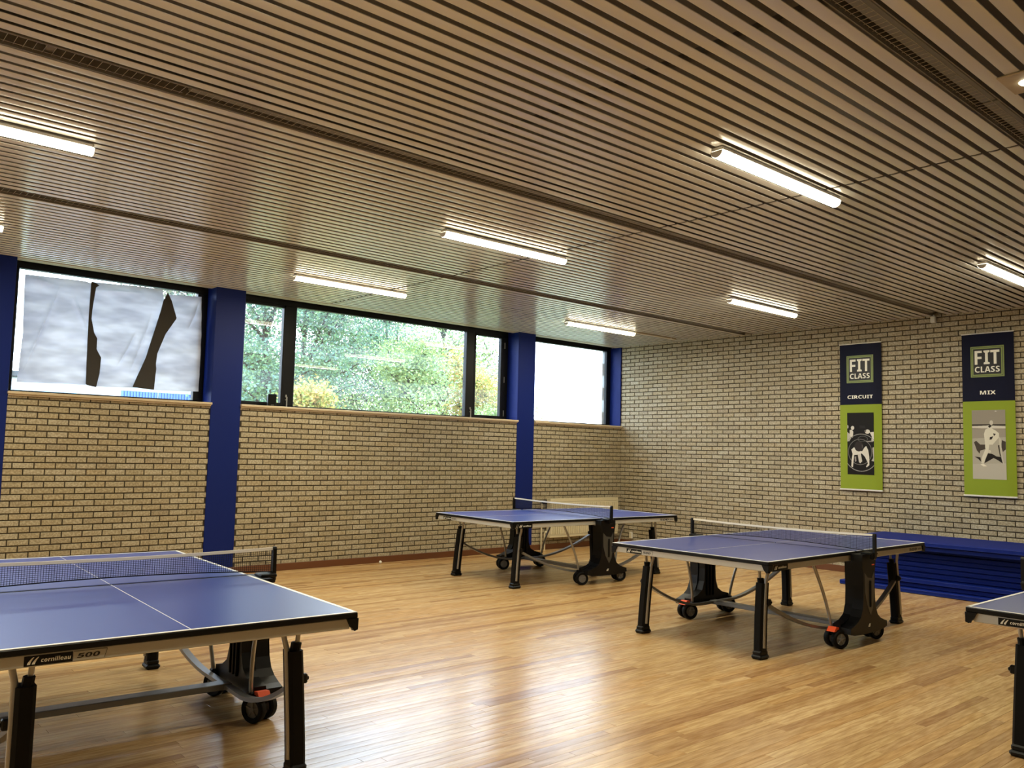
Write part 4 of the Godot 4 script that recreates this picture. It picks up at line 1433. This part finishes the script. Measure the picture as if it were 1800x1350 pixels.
func tree(called: String, label: String, at: Vector3, h: float, rad: float, base: float, cols: Array, leaves: int, leaf: float, seed_: int) -> void:
	var r := RandomNumberGenerator.new()
	r.seed = seed_
	var t := thing(called, label, "tree", at)
	var bark := material(Color(0.15, 0.14, 0.13), 0.9)
	var st := stool()
	var tips := []
	var top := Vector3(r.randf_range(-0.4, 0.4), h * 0.72, r.randf_range(-0.4, 0.4))
	var trunk := []
	for k in 7:
		var f := k / 6.0
		trunk.append(top * f + Vector3(sin(f * 5.0 + seed_) * 0.12 * f, 0, cos(f * 4.0 + seed_) * 0.12 * f))
	var tr := 0.030 * h * 0.55
	for k in 6:
		tube(st, [trunk[k], trunk[k + 1]], tr * (1.0 - 0.13 * k), 7)
	var nb := 22
	for i in nb:
		var f := r.randf_range(base / h, 0.98)
		var fi := clampf(f / 0.98 * 6.0, 0.0, 5.99)
		var p0: Vector3 = trunk[int(fi)].lerp(trunk[int(fi) + 1], fi - int(fi))
		var a := TAU * (i * 0.382 + r.randf() * 0.1)
		var reach := rad * r.randf_range(0.65, 1.0) * sqrt(maxf(0.15, 1.0 - pow(2.0 * f - 0.85, 2)))
		var rise := h * r.randf_range(0.08, 0.24)
		var pts := []
		for k in 6:
			var q := k / 5.0
			pts.append(p0 + Vector3(cos(a + 0.25 * q), 0, sin(a + 0.25 * q)) * reach * q + Vector3(0, rise * pow(q, 0.8), 0) + Vector3(r.randf_range(-1, 1), r.randf_range(-1, 1), r.randf_range(-1, 1)) * 0.06 * q)
		for k in 5:
			tube(st, [pts[k], pts[k + 1]], tr * 0.40 * (1.0 - 0.17 * k), 5)
		for k in 5:
			tips.append(pts[k + 1])
		for j in 5:
			var q2 := r.randf_range(0.35, 1.0)
			var s0: Vector3 = pts[int(q2 * 4.99)].lerp(pts[int(q2 * 4.99) + 1], 0.5)
			var dir := Vector3(r.randf_range(-1, 1), r.randf_range(-0.2, 1), r.randf_range(-1, 1)).normalized()
			var e0 := s0 + dir * reach * r.randf_range(0.25, 0.5)
			tube(st, [s0, s0.lerp(e0, 0.5) + Vector3(0, 0.05, 0), e0], tr * 0.11, 4)
			tips.append(e0)
			tips.append(s0.lerp(e0, 0.6))
	put(st, "trunk_and_branches", bark, t)
	# foliage: bent leaf pairs scattered round the twigs
	var ls := stool()
	for s in [-1.0, 1.0]:
		var n := Vector3(0, 1, 0.35 * s).normalized()
		tri3(ls, Vector3(-0.5, 0, 0), Vector3(0.5, 0, 0), Vector3(-0.1, -0.12, 0.32 * s), n, n, n)
		tri3(ls, Vector3(0.5, 0, 0), Vector3(0.2, -0.10, 0.30 * s), Vector3(-0.1, -0.12, 0.32 * s), n, n, n)
	var mm := MultiMesh.new()
	mm.transform_format = MultiMesh.TRANSFORM_3D
	mm.use_colors = true
	mm.mesh = ls.commit()
	mm.instance_count = leaves
	for i in leaves:
		var c: Vector3 = tips[r.randi() % tips.size()]
		var p := c + Vector3(r.randfn(), r.randfn() * 0.8, r.randfn()) * rad * 0.17
		var b := Basis.from_euler(Vector3(r.randf_range(-1.2, 1.2), r.randf() * TAU, r.randf_range(-1.2, 1.2))).scaled(Vector3.ONE * leaf * r.randf_range(0.9, 2.0))
		mm.set_instance_transform(i, Transform3D(b, p))
		var col: Color = cols[r.randi() % cols.size()]
		mm.set_instance_color(i, col.srgb_to_linear() * r.randf_range(0.8, 1.2))
	var lm := material(Color(1, 1, 1), 0.6)
	lm.vertex_color_use_as_albedo = true
	lm.backlight_enabled = true
	lm.backlight = Color(0.8, 0.8, 0.8)
	var mi := MultiMeshInstance3D.new()
	mi.multimesh = mm
	mi.material_override = lm
	mi.name = "foliage"
	mi.set_meta("kind", "stuff")
	t.add_child(mi)
